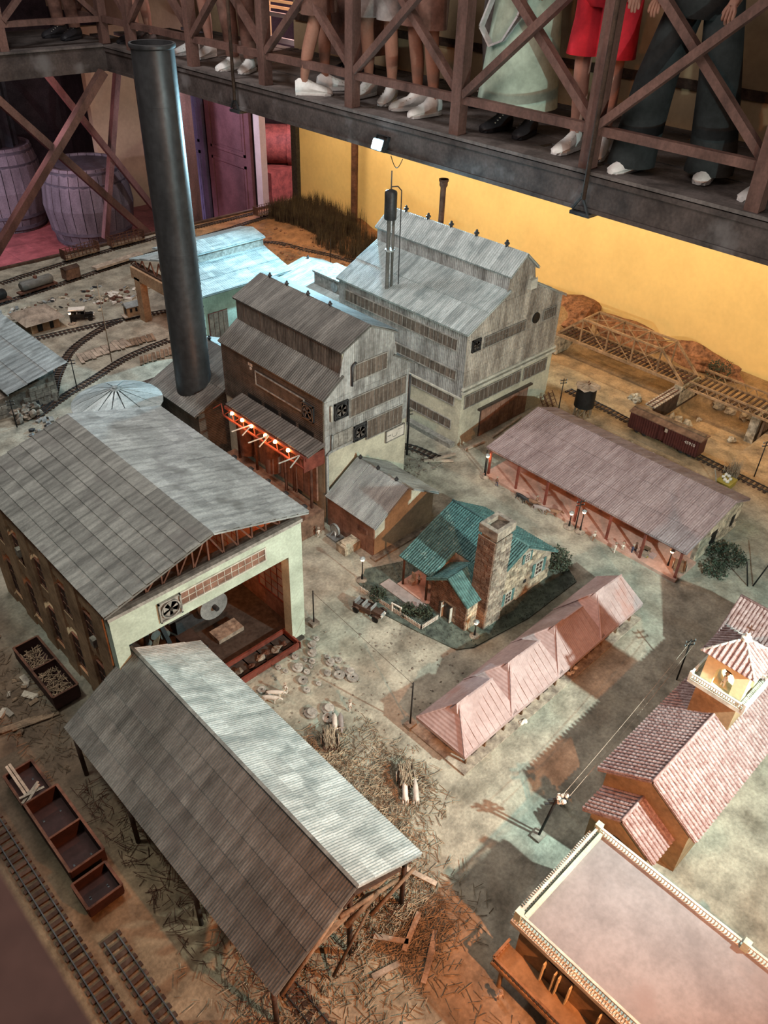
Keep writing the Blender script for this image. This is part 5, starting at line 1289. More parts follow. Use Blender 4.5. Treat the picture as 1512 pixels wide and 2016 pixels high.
MB().box(-.07, .07, -.04, .04, .03, .12).build('body', M['brick'], t); MB().prism([(-.075, -.045, .12), (-.075, .045, .12), (-.075, 0, .14)], (.15, 0, 0)).build('roof', M['wood_dark'], t); wheels(t, (-.04, .04)); put(t, 2.90, 6.885, .13)
t = thing('flat_car', 'pale plank-topped flat car under the stake cars', 'rail car')
MB().box(-.26, .26, -.04, .04, .03, .05).build('floor', M['wood_pale'], t); wheels(t, (-.2, .2)); put(t, 3.40, 6.965, .14)
t = thing('cabin_car', 'little brown cabin car with a pitched roof at the track junction', 'rail car')
MB().box(-.055, .055, -.04, .04, .035, .115).build('body', M['stucco_tan'], t)
MB().prism([(-.065, -.05, .113), (-.065, .05, .113), (-.065, 0, .145)], (.13, 0, 0)).build('roof', M['galv'], t)
for x in (-.025, .02): MB().box(x-.009, x+.009, -.043, -.04, .07, .10).build('window', M['black_iron'], t)
MB().box(-.058, -.055, -.012, .012, .05, .10).build('door', M['black_iron'], t); MB().box(-.085, .085, -.04, .04, .028, .036).build('frame', M['wood_pale'], t)
wheels(t, (-.04, .04)); put(t, 2.90, 5.84, -.1)
t = thing('boxcar', 'dark red boxcar with white number 45910 on the siding behind the warehouse', 'rail car', (4.505, 1.91, 0))
bx_ = MB().box(4.46, 4.565, 1.665, 1.90, .035, .15).box(4.46, 4.565, 1.955, 2.165, .035, .15).box(4.475, 4.565, 1.90, 1.955, .035, .15); bx_.build('body', M['boxcar_red'], t)
MB().prism([(4.452, 1.655, .15), (4.573, 1.655, .15), (4.573, 1.655, .156), (4.512, 1.655, .172), (4.452, 1.655, .156)], (0, .52, 0)).build('roof', M['boxcar_roof'], t)
MB().box(4.500, 4.525, 1.66, 2.17, .170, .177).build('roof_walk', M['wood'], t)
for i in range(14): MB().box(4.4565, 4.46, 1.668+i*.0166, 1.6815+i*.0166, .037, .148).build('side_board', M['boxcar_red'], t)
for i in range(12): MB().box(4.4565, 4.46, 1.957+i*.0172, 1.9715+i*.0172, .037, .148).build('side_board', M['boxcar_red'], t)
MB().box(4.452, 4.457, 1.885, 1.905, .118, .142).build('notice_board', M['wood_pale'], t)
for y in (1.72, 1.78, 2.05, 2.11): MB().lathe((4.49, y, .022), [(0, -.004), (.018, -.004), (.018, .004), (0, .004)], 12, axis='x').lathe((4.54, y, .022), [(0, -.004), (.018, -.004), (.018, .004), (0, .004)], 12, axis='x').build('wheelset', M['iron'], t, True)
fc = bpy.data.curves.new('number', 'FONT'); fc.body = '45910'; fc.size = .030; fc.extrude = .0005; fc.align_x = 'CENTER'
fo = bpy.data.objects.new('tmp', fc); COL.objects.link(fo); bpy.context.view_layer.update()
fm_ = bpy.data.meshes.new_from_object(fo.evaluated_get(bpy.context.evaluated_depsgraph_get())); bpy.data.objects.remove(fo)
fm_.name = 'number'; fm_.materials.clear(); fm_.materials.append(M['fig_white'])
inst(fm_, 'number', t, frame((4.4555, 1.725, .103), (0, -1, 0), (0, 0, 1)))
def gondola(x0, x1, y0, y1, z, label, load=None, cuts=()):
    t = thing('gondola_car', label, 'rail car', ((x0+x1)/2, (y0+y1)/2, 0))
    MB().box(x0, x1, y0, y1, .02, .03).build('floor', M['wagon_shaded'], t)
    for x in (x0, x1):
        MB().box(x-.003, x+.003, y0, y1, .03, z).build('side_wall', M['wagon_shaded'], t); MB().box(x-.005, x+.005, y0, y1, z, z+.004).build('top_rim', M['rust'], t)
    for y in (y0, y1)+tuple(cuts):
        MB().box(x0, x1, y-.003, y+.003, .03, z-.004*(y in cuts)).build('cross_wall', M['wagon_shaded'], t); MB().box(x0, x1, y-.004, y+.004, z, z+.003).build('top_rim', M['rust'], t)
    for y in (y0+.06, y1-.06):
        for x in (x0+.03, x1-.03): MB().lathe((x, y, .016), [(0, -.003), (.015, -.003), (.015, .003), (0, .003)], 10, axis='x').build('wheel', M['iron'], t, True)
    if load:
        k = MB()
        for i in range(260):
            a = random.uniform(0, PI); c = Vector((random.uniform(x0+.015, x1-.015), random.uniform(y0+.02, y1-.02), random.uniform(.04, z-.03))); d = Vector((math.cos(a), math.sin(a), random.uniform(-.1, .1)))*.02
            p, q = c-d, c+d
            for e in (p, q): e.x = min(max(e.x, x0+.006), x1-.006); e.y = min(max(e.y, y0+.006), y1-.006)
            k.bar(p, q, .0028)
        tag(k.build('cane_load', M['wood'], t), kind='stuff')
    return t
gondola(.605, .715, 2.50, 2.88, .095, 'open dark red gondola with straw in it beside the workshop wall', True, (2.70,))
gondola(.30, .425, 1.745, 2.10, .10, 'empty dark red gondola with cross walls left of the foreground shed', None, (1.91,))
gondola(.285, .41, 1.60, 1.715, .075, 'short low dark wagon coupled behind the empty gondola')
t = gondola(.30, .41, 2.13, 2.30, .06, 'low wagon stacked with pale boards at the left edge')
for i, (a, c) in enumerate((((.325, 2.15, .068), (.325, 2.33, .068)), ((.338, 2.15, .07), (.338, 2.33, .07)), ((.30, 2.135, .066), (.385, 2.185, .066)), ((.30, 2.155, .075), (.39, 2.14, .075)), ((.31, 2.12, .070), (.38, 2.16, .082)))):
    o = MB().bar(a, c, .010, .005).build('board', M['wood_pale']); tag(o, ('leftmost long pale board on the low wagon', 'second long pale board on the low wagon', 'pale crossed board under the others on the low wagon', 'pale crossed board over the others on the low wagon', 'short tilted pale board on the low wagon')[i], 'board')

t = thing('loading_platform', 'low dark timber platform with posts behind the round tank', 'platform', (2.42, 4.66, 0))
for i in range(14): MB().box(2.22+i*.03, 2.246+i*.03, 4.58, 4.76, .045, .052).build('plank', M['wood_dark'], t)
for i in range(6):
    for y in (4.59, 4.75): MB().box(2.225+i*.08, 2.233+i*.08, y-.004, y+.004, 0, .085 if y < 4.7 else .045).build('post', M['wood'], t)
MB().box(2.22, 2.64, 4.583, 4.589, .078, .084).build('platform_rail', M['wood_pale'], t)
# ------------------------------------------------------------------ bridge and trestle
t = thing('truss_bridge', 'brown through-truss railway bridge in front of the yellow wall', 'bridge', (5.27, 2.72, .05))
zb, zt = .10, .295; yb = [3.28, 3.06, 2.83, 2.61, 2.39, 2.17]
for x in (5.16, 5.37):
    MB().bar((x, yb[0], zb), (x, yb[-1], zb), .016, .022).build('bottom_chord', M['bridge_paint'], t)
    MB().bar((x, yb[1], zt), (x, yb[-2], zt), .014, .014).build('top_chord', M['bridge_paint'], t)
    MB().bar((x, yb[0], zb), (x, yb[1], zt), .014).build('end_post', M['bridge_paint'], t); MB().bar((x, yb[-1], zb), (x, yb[-2], zt), .014).build('end_post', M['bridge_paint'], t)
    for y in yb[1:-1]: MB().bar((x, y, zb), (x, y, zt), .010).build('vertical', M['bridge_paint'], t)
    for i in range(1, 4):
        MB().bar((x-.003, yb[i], zb), (x-.003, yb[i+1], zt), .006).build('diagonal', M['bridge_paint'], t); MB().bar((x+.003, yb[i], zt), (x+.003, yb[i+1], zb), .006).build('diagonal', M['bridge_paint'], t)
for i, y in enumerate(yb[1:-1]):
    MB().bar((5.16, y, zt), (5.37, y, zt), .010).build('top_strut', M['bridge_paint'], t)
    if i < 3: MB().bar((5.16, y, zt), (5.37, yb[i+2], zt), .005).bar((5.37, y, zt), (5.16, yb[i+2], zt), .005).build('top_lacing', M['bridge_paint'], t)
for i in range(30): MB().box(5.17, 5.36, 3.27-i*.0375-.016, 3.27-i*.0375, zb, zb+.008).build('deck_tie', M['wood_dark'], t)
for x in (5.24, 5.29): MB().box(x-.002, x+.002, 2.17, 3.28, zb+.008, zb+.014).build('rail', M['rust'], t)
for y in (3.27, 2.19): MB().box(5.14, 5.39, y-.03, y+.03, -.06, zb-.012).build('abutment', M['pale_stone'], t)
t = thing('girder_trestle', 'brown lattice girder bridge continuing to the right picture edge', 'bridge', (5.27, 1.4, .05))
for x in (5.14, 5.40):
    MB().bar((x, 2.12, .10), (x, .5, .10), .014).bar((x, 2.12, .155), (x, .5, .155), .012).build('girder', M['bridge_paint'], t)
    for i in range(20): MB().bar((x, 2.12-i*.08, .10), (x, 2.08-i*.08, .155), .005).bar((x, 2.08-i*.08, .155), (x, 2.04-i*.08, .10), .005).build('lattice', M['bridge_paint'], t)
for i in range(40): MB().box(5.16, 5.38, 2.11-i*.04-.014, 2.11-i*.04, .10, .108).build('deck_tie', M['wood_dark'], t)
for y in (1.62, 1.1): MB().box(5.18, 5.36, y-.03, y+.03, -.13, .09).build('pier', M['pale_stone'], t)
for i in range(12): MB().box(5.17+i*.018, 5.182+i*.018, 1.55, 1.565, -.12, .095).build('pier_board', M['wood'], t)
t = thing('plank_wall', 'dark plank retaining wall with a sleeper-topped edge beside the rocky pit', 'retaining wall', (4.85, 2.19, 0))
for i in range(34): MB().box(4.79+i*.0195, 4.807+i*.0195, 2.165, 2.175, -.13, .05).build('plank', M['wood_dark'], t)
for i in range(22): MB().box(4.79+i*.03, 4.808+i*.03, 2.16, 2.235, .05, .060).build('sleeper', M['wood_pale'], t)
for y in (2.18, 2.215): MB().box(4.78, 5.45, y-.003, y+.003, .060, .067).build('rail', M['rust'], t)
rk = [(4.98, 2.12, .06), (5.02, 2.08, .05), (4.93, 2.05, .035), (4.90, 1.98, .03), (5.05, 2.02, .04), (5.43, 1.68, .06), (5.38, 1.60, .05), (5.30, 1.66, .035), (5.47, 1.78, .05), (5.10, 1.70, .03), (4.86, 2.33, .035), (4.90, 2.36, .03), (4.87, 2.38, .028), (5.2, 2.0, .02), (5.0, 1.85, .018), (5.48, 2.0, .05), (5.25, 1.58, .04), (5.49, 1.9, .05)]
for i, (x, y, r) in enumerate(rk):
    o = MB().blob((x, y, height(x, y)+r*.45), r, r*.85, r*.8, i, .45, 9, 6).build('rock', M['rock'])
    tag(o, 'pale boulder on the brown ground before the bridge' if i in (10, 11, 12) else 'pale rock in the dug pit beside the trestle', 'rock', 'boulders in front of the bridge' if i in (10, 11, 12) else 'rocks of the pit')
for i, (x, y, sx, sy, sz) in enumerate(((5.62, 3.55, .28, .35, .17), (5.72, 3.0, .15, .4, .11), (5.75, 2.35, .12, .35, .10))):
    o = MB().blob((x, y, .02), sx, sy, sz, i+3, .3, 16, 10).build('earth_bank', M['earth_red']); tag(o, ('tall brown bank between the big mill and the bridge end', 'low brown bank behind the truss bridge', 'dark brown bank behind the right end of the bridge')[i], 'bank')
t = thing('water_tower', 'round dark water tank on a timber stand with a torn roof beside the warehouse', 'tank', (4.41, 2.48, 0))
MB().lathe((4.41, 2.49, 0), [(.068, .075), (.066, .215), (0, .22)], 22).build('tank', M['black_iron'], t, True)
MB().add([(4.41+.082*math.cos(i*PI/8)*(1+.08*math.sin(i*5)), 2.49+.082*math.sin(i*PI/8)*(1+.08*math.sin(i*5)), .222+.006*math.sin(i*3.3)) for i in range(16)]+[(4.41, 2.49, .24)], [(i, (i+1) % 16, 16) for i in range(16)]+[tuple(range(16))[::-1]]).build('torn_roof', M['wood_pale'], t)
for i in range(8):
    a = i*PI/4; MB().bar((4.41+.06*math.cos(a), 2.49+.06*math.sin(a), 0), (4.41+.055*math.cos(a), 2.49+.055*math.sin(a), .075), .007).bar((4.41+.06*math.cos(a), 2.49+.06*math.sin(a), .0), (4.41+.055*math.cos(a+.78), 2.49+.055*math.sin(a+.78), .07), .004).build('stand_leg', M['wood'], t)
MB().bar((4.40, 2.48, .24), (4.39, 2.46, .262), .005).bar((4.43, 2.50, .238), (4.42, 2.49, .258), .005).build('roof_hatch', M['rust'], t)

# ------------------------------------------------------------------ poles, lamps, wires
def pole(x, y, h, label, lean=(0, 0), arm=True, m='black_iron', r=.004, group='telegraph poles', cat='pole', foot=False):
    t = thing('utility_pole', label, cat, (x, y, 0), group)
    T = (x+lean[0], y+lean[1], h)
    MB().tube((x, y, 0), T, r, r*.75, 7).build('shaft', M[m], t, True)
    if arm:
        for k in (0, 1):
            z = h-.012-.022*k; MB().bar((T[0]-.022, T[1]+.012, z), (T[0]+.022, T[1]-.012, z), .004).build('cross_arm', M[m], t)
            for s in (-1, 0, 1): MB().tube((T[0]+.02*s, T[1]-.011*s, z), (T[0]+.02*s, T[1]-.011*s, z+.009), .0025, n=6).build('insulator', M['galv'], t)
    if foot: MB().box(x-.022, x+.022, y-.018, y+.018, 0, .02).build('foot', M['stone'], t)
    return t
pole(1.66, 1.44, .275, 'thin dark pole with square foot in shadow at the row dwellings', arm=False, foot=True)
pole(1.745, 2.175, .22, 'thin pole with a pale block foot beside the workshop corner', arm=False, foot=True)
pole(2.745, .80, .26, 'dark telegraph pole with two cross arms beside the church nave')
pole(3.60, .88, .21, 'leaning dark pole by the far end of the church, left of the pair', (-.10, .02), arm=False)
pole(3.62, .86, .20, 'leaning dark pole by the far end of the church, right of the pair', (.08, -.03), arm=False)
pole(3.32, 1.77, .20, 'dark red pole standing at the warehouse porch with a round lamp beside it')
pole(4.60, 1.33, .26, 'telegraph pole by the grassy tuft at the right edge')
pole(4.33, 2.63, .25, 'dark pole with a drooping top left of the water tower')
pole(1.99, 5.02, .24, 'thin dark pole with a cross arm beside the pale planks')
pole(1.47, 4.82, .20, 'thin dark pole among the scrap behind the workshop roof')
pole(3.14, 2.93, .33, 'green-black pole in the alley between the two mills', r=.007)
pole(3.34, 2.46, .18, 'short dark pole near the street corner of the warehouse', arm=False)
pole(2.38, 5.25, .60, 'tall thin mast standing behind the left side of the tall chimney', arm=False, m='wood')
pole(4.92, 5.72, .26, 'thin pole in the brown earth before the cane thicket', arm=False)
# the leaning iron pole with a white bundle by the church front
t = thing('wire_pole', 'iron pole with white bundled insulators and long wires near the church front', 'pole', (1.66, .75, 0))
MB().tube((1.655, .755, 0), (1.68, .735, .235), .005, n=8).tube((1.67, .76, 0), (1.695, .735, .235), .004, n=8).build('shaft', M['black_iron'], t, True)
MB().bar((1.65, .76, .21), (1.72, .71, .21), .006).bar((1.655, .755, .235), (1.725, .705, .235), .006).build('cross_arm', M['iron'], t)
for i in range(9): MB().blob((1.70+random.uniform(-.02, .02), .725+random.uniform(-.02, .02), .23+random.uniform(-.03, .02)), .008, .008, .011, i, .3, 6, 4).build('insulator', M['fig_white'], t)
MB().box(1.63, 1.68, .735, .775, 0, .012).build('foot', M['stone'], t)
for k, (a, c) in enumerate((((1.70, .73, .235), (2.745, .80, .25)), ((1.72, .715, .215), (2.75, .785, .232)))):
    w = MB(); pp = None
    for i in range(15):
        s = i/14; p = Vector(a).lerp(Vector(c), s); p.z -= .02*4*s*(1-s)
        if pp is not None: w.bar(pp, p, .0012)
        pp = p
    tag(w.build('overhead_wire', M['wood_pale']), ('upper thin wire', 'lower thin wire')[k]+' stretched from the white-bundled pole along the church', 'wire', 'overhead wires')
w = MB().bar((1.745, 2.175, .21), (1.66, 1.44, .265), .0012); tag(w.build('overhead_wire', M['wood_dark']), 'thin wire crossing the yard between the two footed poles', 'wire')
def street_lamp(x, y, h, label, lit=.05, yaw=0):
    t = thing('street_lamp', label, 'lamp', (x, y, 0), 'lit street lamps')
    MB().lathe((x, y, 0), [(.030, 0), (.030, .006), (.018, .010), (.008, .014)], 14).build('plinth', M['stone'], t, True)
    MB().lathe((x, y, 0), [(.006, .01), (.005, .04), (.003, .05), (.003, h-.02)], 8).build('post', M['black_iron'], t, True)
    MB().lathe((x, y, h-.02), [(0, 0), (.009, .004), (.010, .012), (.006, .016)], 12).build('lit_globe', M['lamp_glow'], t, True)
    MB().lathe((x, y, h-.004), [(.015, 0), (.013, .004), (.003, .010), (0, .012)], 12).build('shade', M['galv'], t, True)
    lamp('POINT', 'street_lamp_light', (x, y-.014, h-.025), lit, (1, .50, .24), size=.008)
street_lamp(2.13, 2.25, .155, 'lit street lamp on a round base between the small house and the green-roofed house', .10)
street_lamp(2.26, 1.60, .105, 'lit garden lamp at the corner of the green-roofed house lawn', .06)
street_lamp(3.325, 2.44, .165, 'lit lamp at the street corner of the warehouse', .10)
t = street_lamp(3.315, 1.735, .15, 'round pale lamp in front of the middle of the warehouse porch', .03)
street_lamp(3.41, 1.24, .125, 'lit lamp at the near end of the warehouse porch', .10)
street_lamp(2.47, 6.05, .10, 'small dark lamp between the hut and the dark truck', .02)
street_lamp(3.30, 1.80, .11, 'lamp beside the dark red pole at the warehouse', .01)

# ------------------------------------------------------------------ picket fence, shrubs, thickets
t = thing('picket_fence', 'white picket fence around the garden of the green-roofed house', 'fence', (2.1, 1.9, 0))
def fence(p, q, n):
    p, q = Vector((*p, 0)), Vector((*q, 0))
    for z in (.010, .026): MB().bar(p+Vector((0, 0, z)), q+Vector((0, 0, z)), .0022).build('fence_rail', M['fig_white'], t)
    for i in range(n+1):
        c = p+(q-p)*i/n; MB().box(c.x-.002, c.x+.002, c.y-.002, c.y+.002, 0, .034).build('picket', M['fig_white'], t)
fence((2.10, 1.80), (2.21, 1.795), 13); fence((2.10, 1.80), (2.07, 2.20), 42)
t = thing('garden_gate', 'small white arched gate in the picket fence', 'gate', (2.07, 2.0, 0))
for x, y in ((2.085, 1.985), (2.095, 1.935)): MB().box(x-.004, x+.004, y-.004, y+.004, 0, .058).build('gate_post', M['fig_white'], t)
MB().bar((2.085, 1.99, .058), (2.095, 1.93, .058), .006).build('gate_beam', M['fig_white'], t)
def shrub(x, y, r, h, label, n=260, m='bush', group=None):
    t = thing('shrub', label, 'shrub', (x, y, 0), group); k = MB()
    for i in range(n):
        a = random.uniform(0, 2*PI); e = random.uniform(0, 1)**.5; z = random.uniform(.1, 1); rr = r*e*math.sqrt(max(.1, 1-(z-.4)**2))
        c = Vector((x+rr*math.cos(a), y+rr*math.sin(a), h*z)); s = random.uniform(.006, .012)
        d1 = Vector((random.uniform(-1, 1), random.uniform(-1, 1), random.uniform(-.3, 1)))*s; d2 = Vector((random.uniform(-1, 1), random.uniform(-1, 1), random.uniform(-.3, 1)))*s
        k.add([c, c+d1, c+d1+d2, c+d2], [(0, 1, 2, 3)])
    tag(k.build('foliage', M[m], t), kind='stuff')
    for i in range(3): MB().tube((x+.004*i, y, 0), (x+.01*(i-1), y+.01*(i % 2), h*.7), .002, n=5).build('stem', M['wood_dark'], t)
    return t
shrub(2.965, 1.64, .075, .10, 'dark shrub at the far right corner of the green-roofed house', 900)
shrub(2.13, 1.92, .045, .05, 'dark low shrub inside the picket fence beside the terrace', 420)
shrub(2.18, 1.86, .045, .05, 'dark low shrub next to the wing door of the green-roofed house', 420)
shrub(2.10, 2.10, .045, .05, 'low shrub left of the terrace by the fence', 380)
shrub(3.72, 1.06, .11, .045, 'wide low weed patch beside the stone end wall of the warehouse', 900)
shrub(3.56, 1.05, .07, .04, 'small weed patch near the near corner of the warehouse', 400)
shrub(5.62, 2.12, .10, .14, 'dark bush at the right end of the truss bridge', 700)
def blades(k, x, y, h, n, spread, w=.003):
    for i in range(n):
        a = random.uniform(0, 2*PI); l = random.uniform(0, spread); z0 = height(x, y)
        b = Vector((x+random.uniform(-.02, .02), y+random.uniform(-.02, .02), z0)); hh = h*random.uniform(.6, 1.1)
        tp = b+Vector((l*math.cos(a), l*math.sin(a), hh)); md = b+Vector((l*.3*math.cos(a), l*.3*math.sin(a), hh*.6)); s = Vector((-math.sin(a), math.cos(a), 0))*w*.5
        k.add([b-s, b+s, md+s, md-s, tp], [(0, 1, 2, 3), (3, 2, 4)])
k = MB()
for i in range(900):
    u = random.random(); x = 5.30+.52*random.random()*(.5+.5*u); y = 6.15+1.05*random.random()
    if (x-5.9)/.6 + (y-6.0)/1.3 < -.75: continue
    blades(k, x, y, .21, 9, .05)
for i in range(330):
    x = random.uniform(5.15, 5.6); y = random.uniform(5.55, 6.3); blades(k, x, y, .15, 9, .045)
tag(k.build('cane_thicket', M['reed']), 'dense dark thicket of standing cane in front of the yellow wall', 'cane field', kind='stuff')
k = MB()
for i in range(14): blades(k, 4.47+random.uniform(-.03, .03), 1.42+random.uniform(-.03, .03), .12, 14, .05)
tag(k.build('grass_tuft', M['straw']), 'pale brown tuft of tall grass beside the yellow wagon', 'grass', kind='stuff')

# ------------------------------------------------------------------ millstones in the yard
stones = [(1.69,2.09,.013),(1.647,2.072,.019),(1.615,2.032,.019),(1.584,1.995,.013),(1.559,1.974,.008),(1.652,1.969,.011),(1.638,1.932,.018),(1.677,1.918,.014),(1.639,1.886,.01),(1.509,2.007,.022),(1.526,1.962,.013),(1.589,1.893,.015),(1.621,1.849,.022),(1.665,1.83,.02),(1.655,1.797,.023),(1.48,1.934,.02),(1.521,1.874,.011),(1.458,1.88,.014),(1.312,2.012,.017),(1.389,1.77,.025),(1.458,1.736,.025),(1.427,1.7,.023),(1.447,2.07,.012),(1.458,2.03,.01),(1.321,1.971,.013),(1.543,2.067,.014),(1.566,2.021,.008)]
for i, (x, y, r) in enumerate(stones):
    r *= 1.15
    t = thing('wheel_disc', ('small' if r < .015 else 'medium' if r < .023 else 'large')+' grey holed disc in the workshop yard', 'disc', (x, y, 0), 'round discs lying in the yard'); z = .004; h = .010 if r > .015 else .007
    MB().lathe((x, y, z), [(r*.22, 0), (r*.98, 0), (r, h*.3), (r, h), (r*.93, h+.0015), (r*.35, h), (r*.32, h+.003), (r*.22, h+.003), (r*.22, 0)], 20).build('disc', M['mill_stone'], t, True)
    MB().lathe((x, y, z), [(0, .0005), (r*.23, .0005), (r*.23, .002), (0, .002)], 10).build('hub_hole', M['black_iron'], t)
    if i in (1, 2, 6, 9, 13, 19, 20):
        MB().lathe((x+.004, y-.003, z+h), [(r*.2, 0), (r*.72, 0), (r*.74, h*.8), (r*.7, h), (r*.2, h)], 18).build('upper_disc', M['mill_stone'], t, True)

# ------------------------------------------------------------------ little painted figures
FIG = {}
def figure(x, y, yaw, label, shirt='fig_white', legs='fig_blue', hat='wood_pale', pose='stand', z=0, group='small model people', s=1.0):
    key = (pose, shirt, legs, hat)
    if key not in FIG:
        r = thing('person', 'x', 'person')
        st = .006 if pose == 'stand' else .012
        ar = -.012 if pose == 'stand' else -.022
        bd = skin_mesh('body', [
            [((0, 0, .038), .0055), ((0, 0, .052), .0065), ((0, 0, .0585), .003), ((-.0005, 0, .066), .0042), ((-.0005, 0, .070), .003)],
            [((0, 0, .038), .0055), ((-.001, .0042, .020), .0026), ((.0, .0048, .003), .0018)], [((0, 0, .038), .0055), ((st*.6, -.0042, .020), .0026), ((st, -.0048, .003), .0018)],
            [((0, 0, .052), .0065), ((0, .0085, .049), .0023), ((ar*.6, .0095, .038), .0018)], [((0, 0, .052), .0065), ((0, -.0085, .049), .0023), ((ar, -.0085, .042), .0018)]], M['fig_brown'], 1)
        link(bd, 'body', r)
        MB().lathe((0, 0, 0), [(.0062, .036), (.0068, .044), (.0075, .053), (.0035, .058)], 8).tube((0, .0075, .051), (-.002, .010, .043), .003).tube((0, -.0075, .051), (-.002, -.010, .043), .003).build('shirt', M[shirt], r, True)
        MB().lathe((0, 0, 0), [(.0064, .038), (.0066, .033), (.005, .030)], 8).tube((0, .004, .033), (0, .0048, .006), .0036, .003).tube((st*.2, -.004, .033), (st, -.0048, .006), .0036, .003).build('trousers', M[legs], r, True)
        MB().lathe((-.0005, 0, .070), [(.0085, 0), (.0085, .001), (.0045, .0015), (.004, .005), (0, .006)], 10).build('hat', M[hat], r, True)
        r.location = (x, y, z); r.rotation_euler = (0, 0, yaw); r['label'] = label; r['group'] = group; FIG[key] = r; return r
    r = copy_tree(FIG[key]); r.location = (x, y, z); r.rotation_euler = (0, 0, yaw); r['label'] = label; return r
for a in (
    (1.38, 1.93, .5, 'white-dressed figure near the discs by the shed roof', 'fig_white', 'fig_white', 'wood_pale', 'stand'),
    (1.525, 1.67, 2., 'white-shirted figure standing right of the ox team and discs', 'fig_white', 'fig_white', 'wood_pale', 'walk'),
    (2.31, 2.02, 1., 'figure standing at the far end of the glowing red porch', 'fig_white', 'fig_brown', 'wood_pale', 'stand'),
    (3.30, 1.635, 1., 'white figure walking alone before the warehouse porch', 'fig_white', 'fig_brown', 'wood_pale', 'walk'),
    (3.30, 1.50, 2., 'white figure at the left of the group before the warehouse', 'fig_white', 'fig_white', 'wood_pale', 'stand'),
    (3.335, 1.475, .3, 'white figure bending beside the group before the warehouse', 'fig_white', 'fig_white', 'wood_pale', 'walk'),
    (3.36, 1.43, 1.8, 'dark blue figure of the group before the warehouse', 'fig_blue', 'fig_blue', 'wood_pale', 'stand'),
    (3.385, 1.425, 2.6, 'figure in brown shirt at the group before the warehouse', 'fig_brown', 'fig_blue', 'wood_pale', 'stand'),
    (3.30, 2.33, 0., 'dark figure near the street corner end of the warehouse', 'fig_brown', 'fig_blue', 'wood_pale', 'stand'),
    (3.325, 2.05, 1., 'rider-like dark figure by the horses at the warehouse', 'fig_brown', 'fig_brown', 'wood_pale', 'stand'),
    (2.19, 2.665, 1.2, 'pale figure with a raised arm at the end of the boiler bench', 'fig_white', 'fig_white', 'wood_pale', 'walk'),
    (2.395, 1.195, 1., 'white figure on the street side of the row dwellings', 'fig_white', 'fig_white', 'wood_pale', 'stand'),
    (1.825, .775, 1., 'white-hatted figure in the shadow of the church front', 'fig_white', 'fig_blue', 'fig_white', 'stand'),
    (1.755, .515, 1., 'small figure in front of the arched church doorway', 'fig_white', 'fig_blue', 'fig_white', 'stand'),
    (1.10, .49, 1., 'white-shirted figure beneath the hotel balcony', 'fig_white', 'fig_white', 'wood_pale', 'stand'),
    (3.10, 5.50, 1., 'dark figure beside the open end of the far shed', 'fig_brown', 'fig_blue', 'wood_pale', 'stand')):
    zz_ = .02 if a[0] == 2.31 else (.135 if a[0] == 2.19 and False else 0)
    figure(*a, z=zz_)
o = figure(2.40, .475, 2.5, 'white figure standing in the belfry arch of the church tower', 'fig_white', 'fig_white', 'wood_pale', 'stand', z=.515)
o.location.x = 2.335; o.location.y = .52
for k, (x, y) in enumerate(((2.06, 2.80), (2.055, 2.93), (2.06, 3.05), (2.055, 3.2))):
    figure(x, y, 1.0+k, ('dim worker figure on the boiler bench nearest the workshop corner', 'dim worker figure second along the boiler bench', 'dim worker figure third along the boiler bench', 'dim worker figure farthest along the boiler bench')[k], 'fig_brown', 'fig_brown', 'wood_pale', 'stand', z=.135)
def beast(x, y, yaw, label, m='ox_white', name='draft_ox', cat='ox', group=None, s=1.0, horns=True):
    t = thing(name, label, cat, (0, 0, 0), group)
    ch = [[((.030, 0, .036), .0105), ((.012, 0, .037), .0115), ((-.010, 0, .037), .0125), ((-.026, 0, .040), .0105), ((-.038, 0, .044), .007), ((-.048, 0, .044), .0065), ((-.060, 0, .037), .0045), ((-.066, 0, .034), .0038)]]
    for sx, sgn in ((-.024, 1), (-.024, -1)): ch.append([((-.026, 0, .040), .0105), ((sx, sgn*.0085, .026), .0045), ((sx+.001, sgn*.009, .013), .0026), ((sx, sgn*.009, .002), .0026)])
    for sx, sgn in ((.030, 1), (.030, -1)): ch.append([((.030, 0, .036), .0105), ((sx-.004, sgn*.009, .026), .0055), ((sx+.005, sgn*.0095, .014), .0028), ((sx+.002, sgn*.0095, .002), .0026)])
    ch.append([((.030, 0, .036), .0105), ((.043, 0, .036), .0022), ((.046, 0, .020), .0016), ((.046, 0, .012), .0022)])
    link(skin_mesh('body', ch, M[m], 1), 'body', t)
    for sd in (-1, 1):
        MB().blob((-.049, sd*.0085, .046), .003, .006, .002, n=5, m=4).build('ear', M[m], t, True)
        if horns: MB().tube((-.051, sd*.004, .049), (-.053, sd*.011, .056), .0014, .0006, 5).build('horn', M['cream'], t)
    t.location = (x, y, 0); t.rotation_euler = (0, 0, yaw); t.scale = (s, s, s); return t
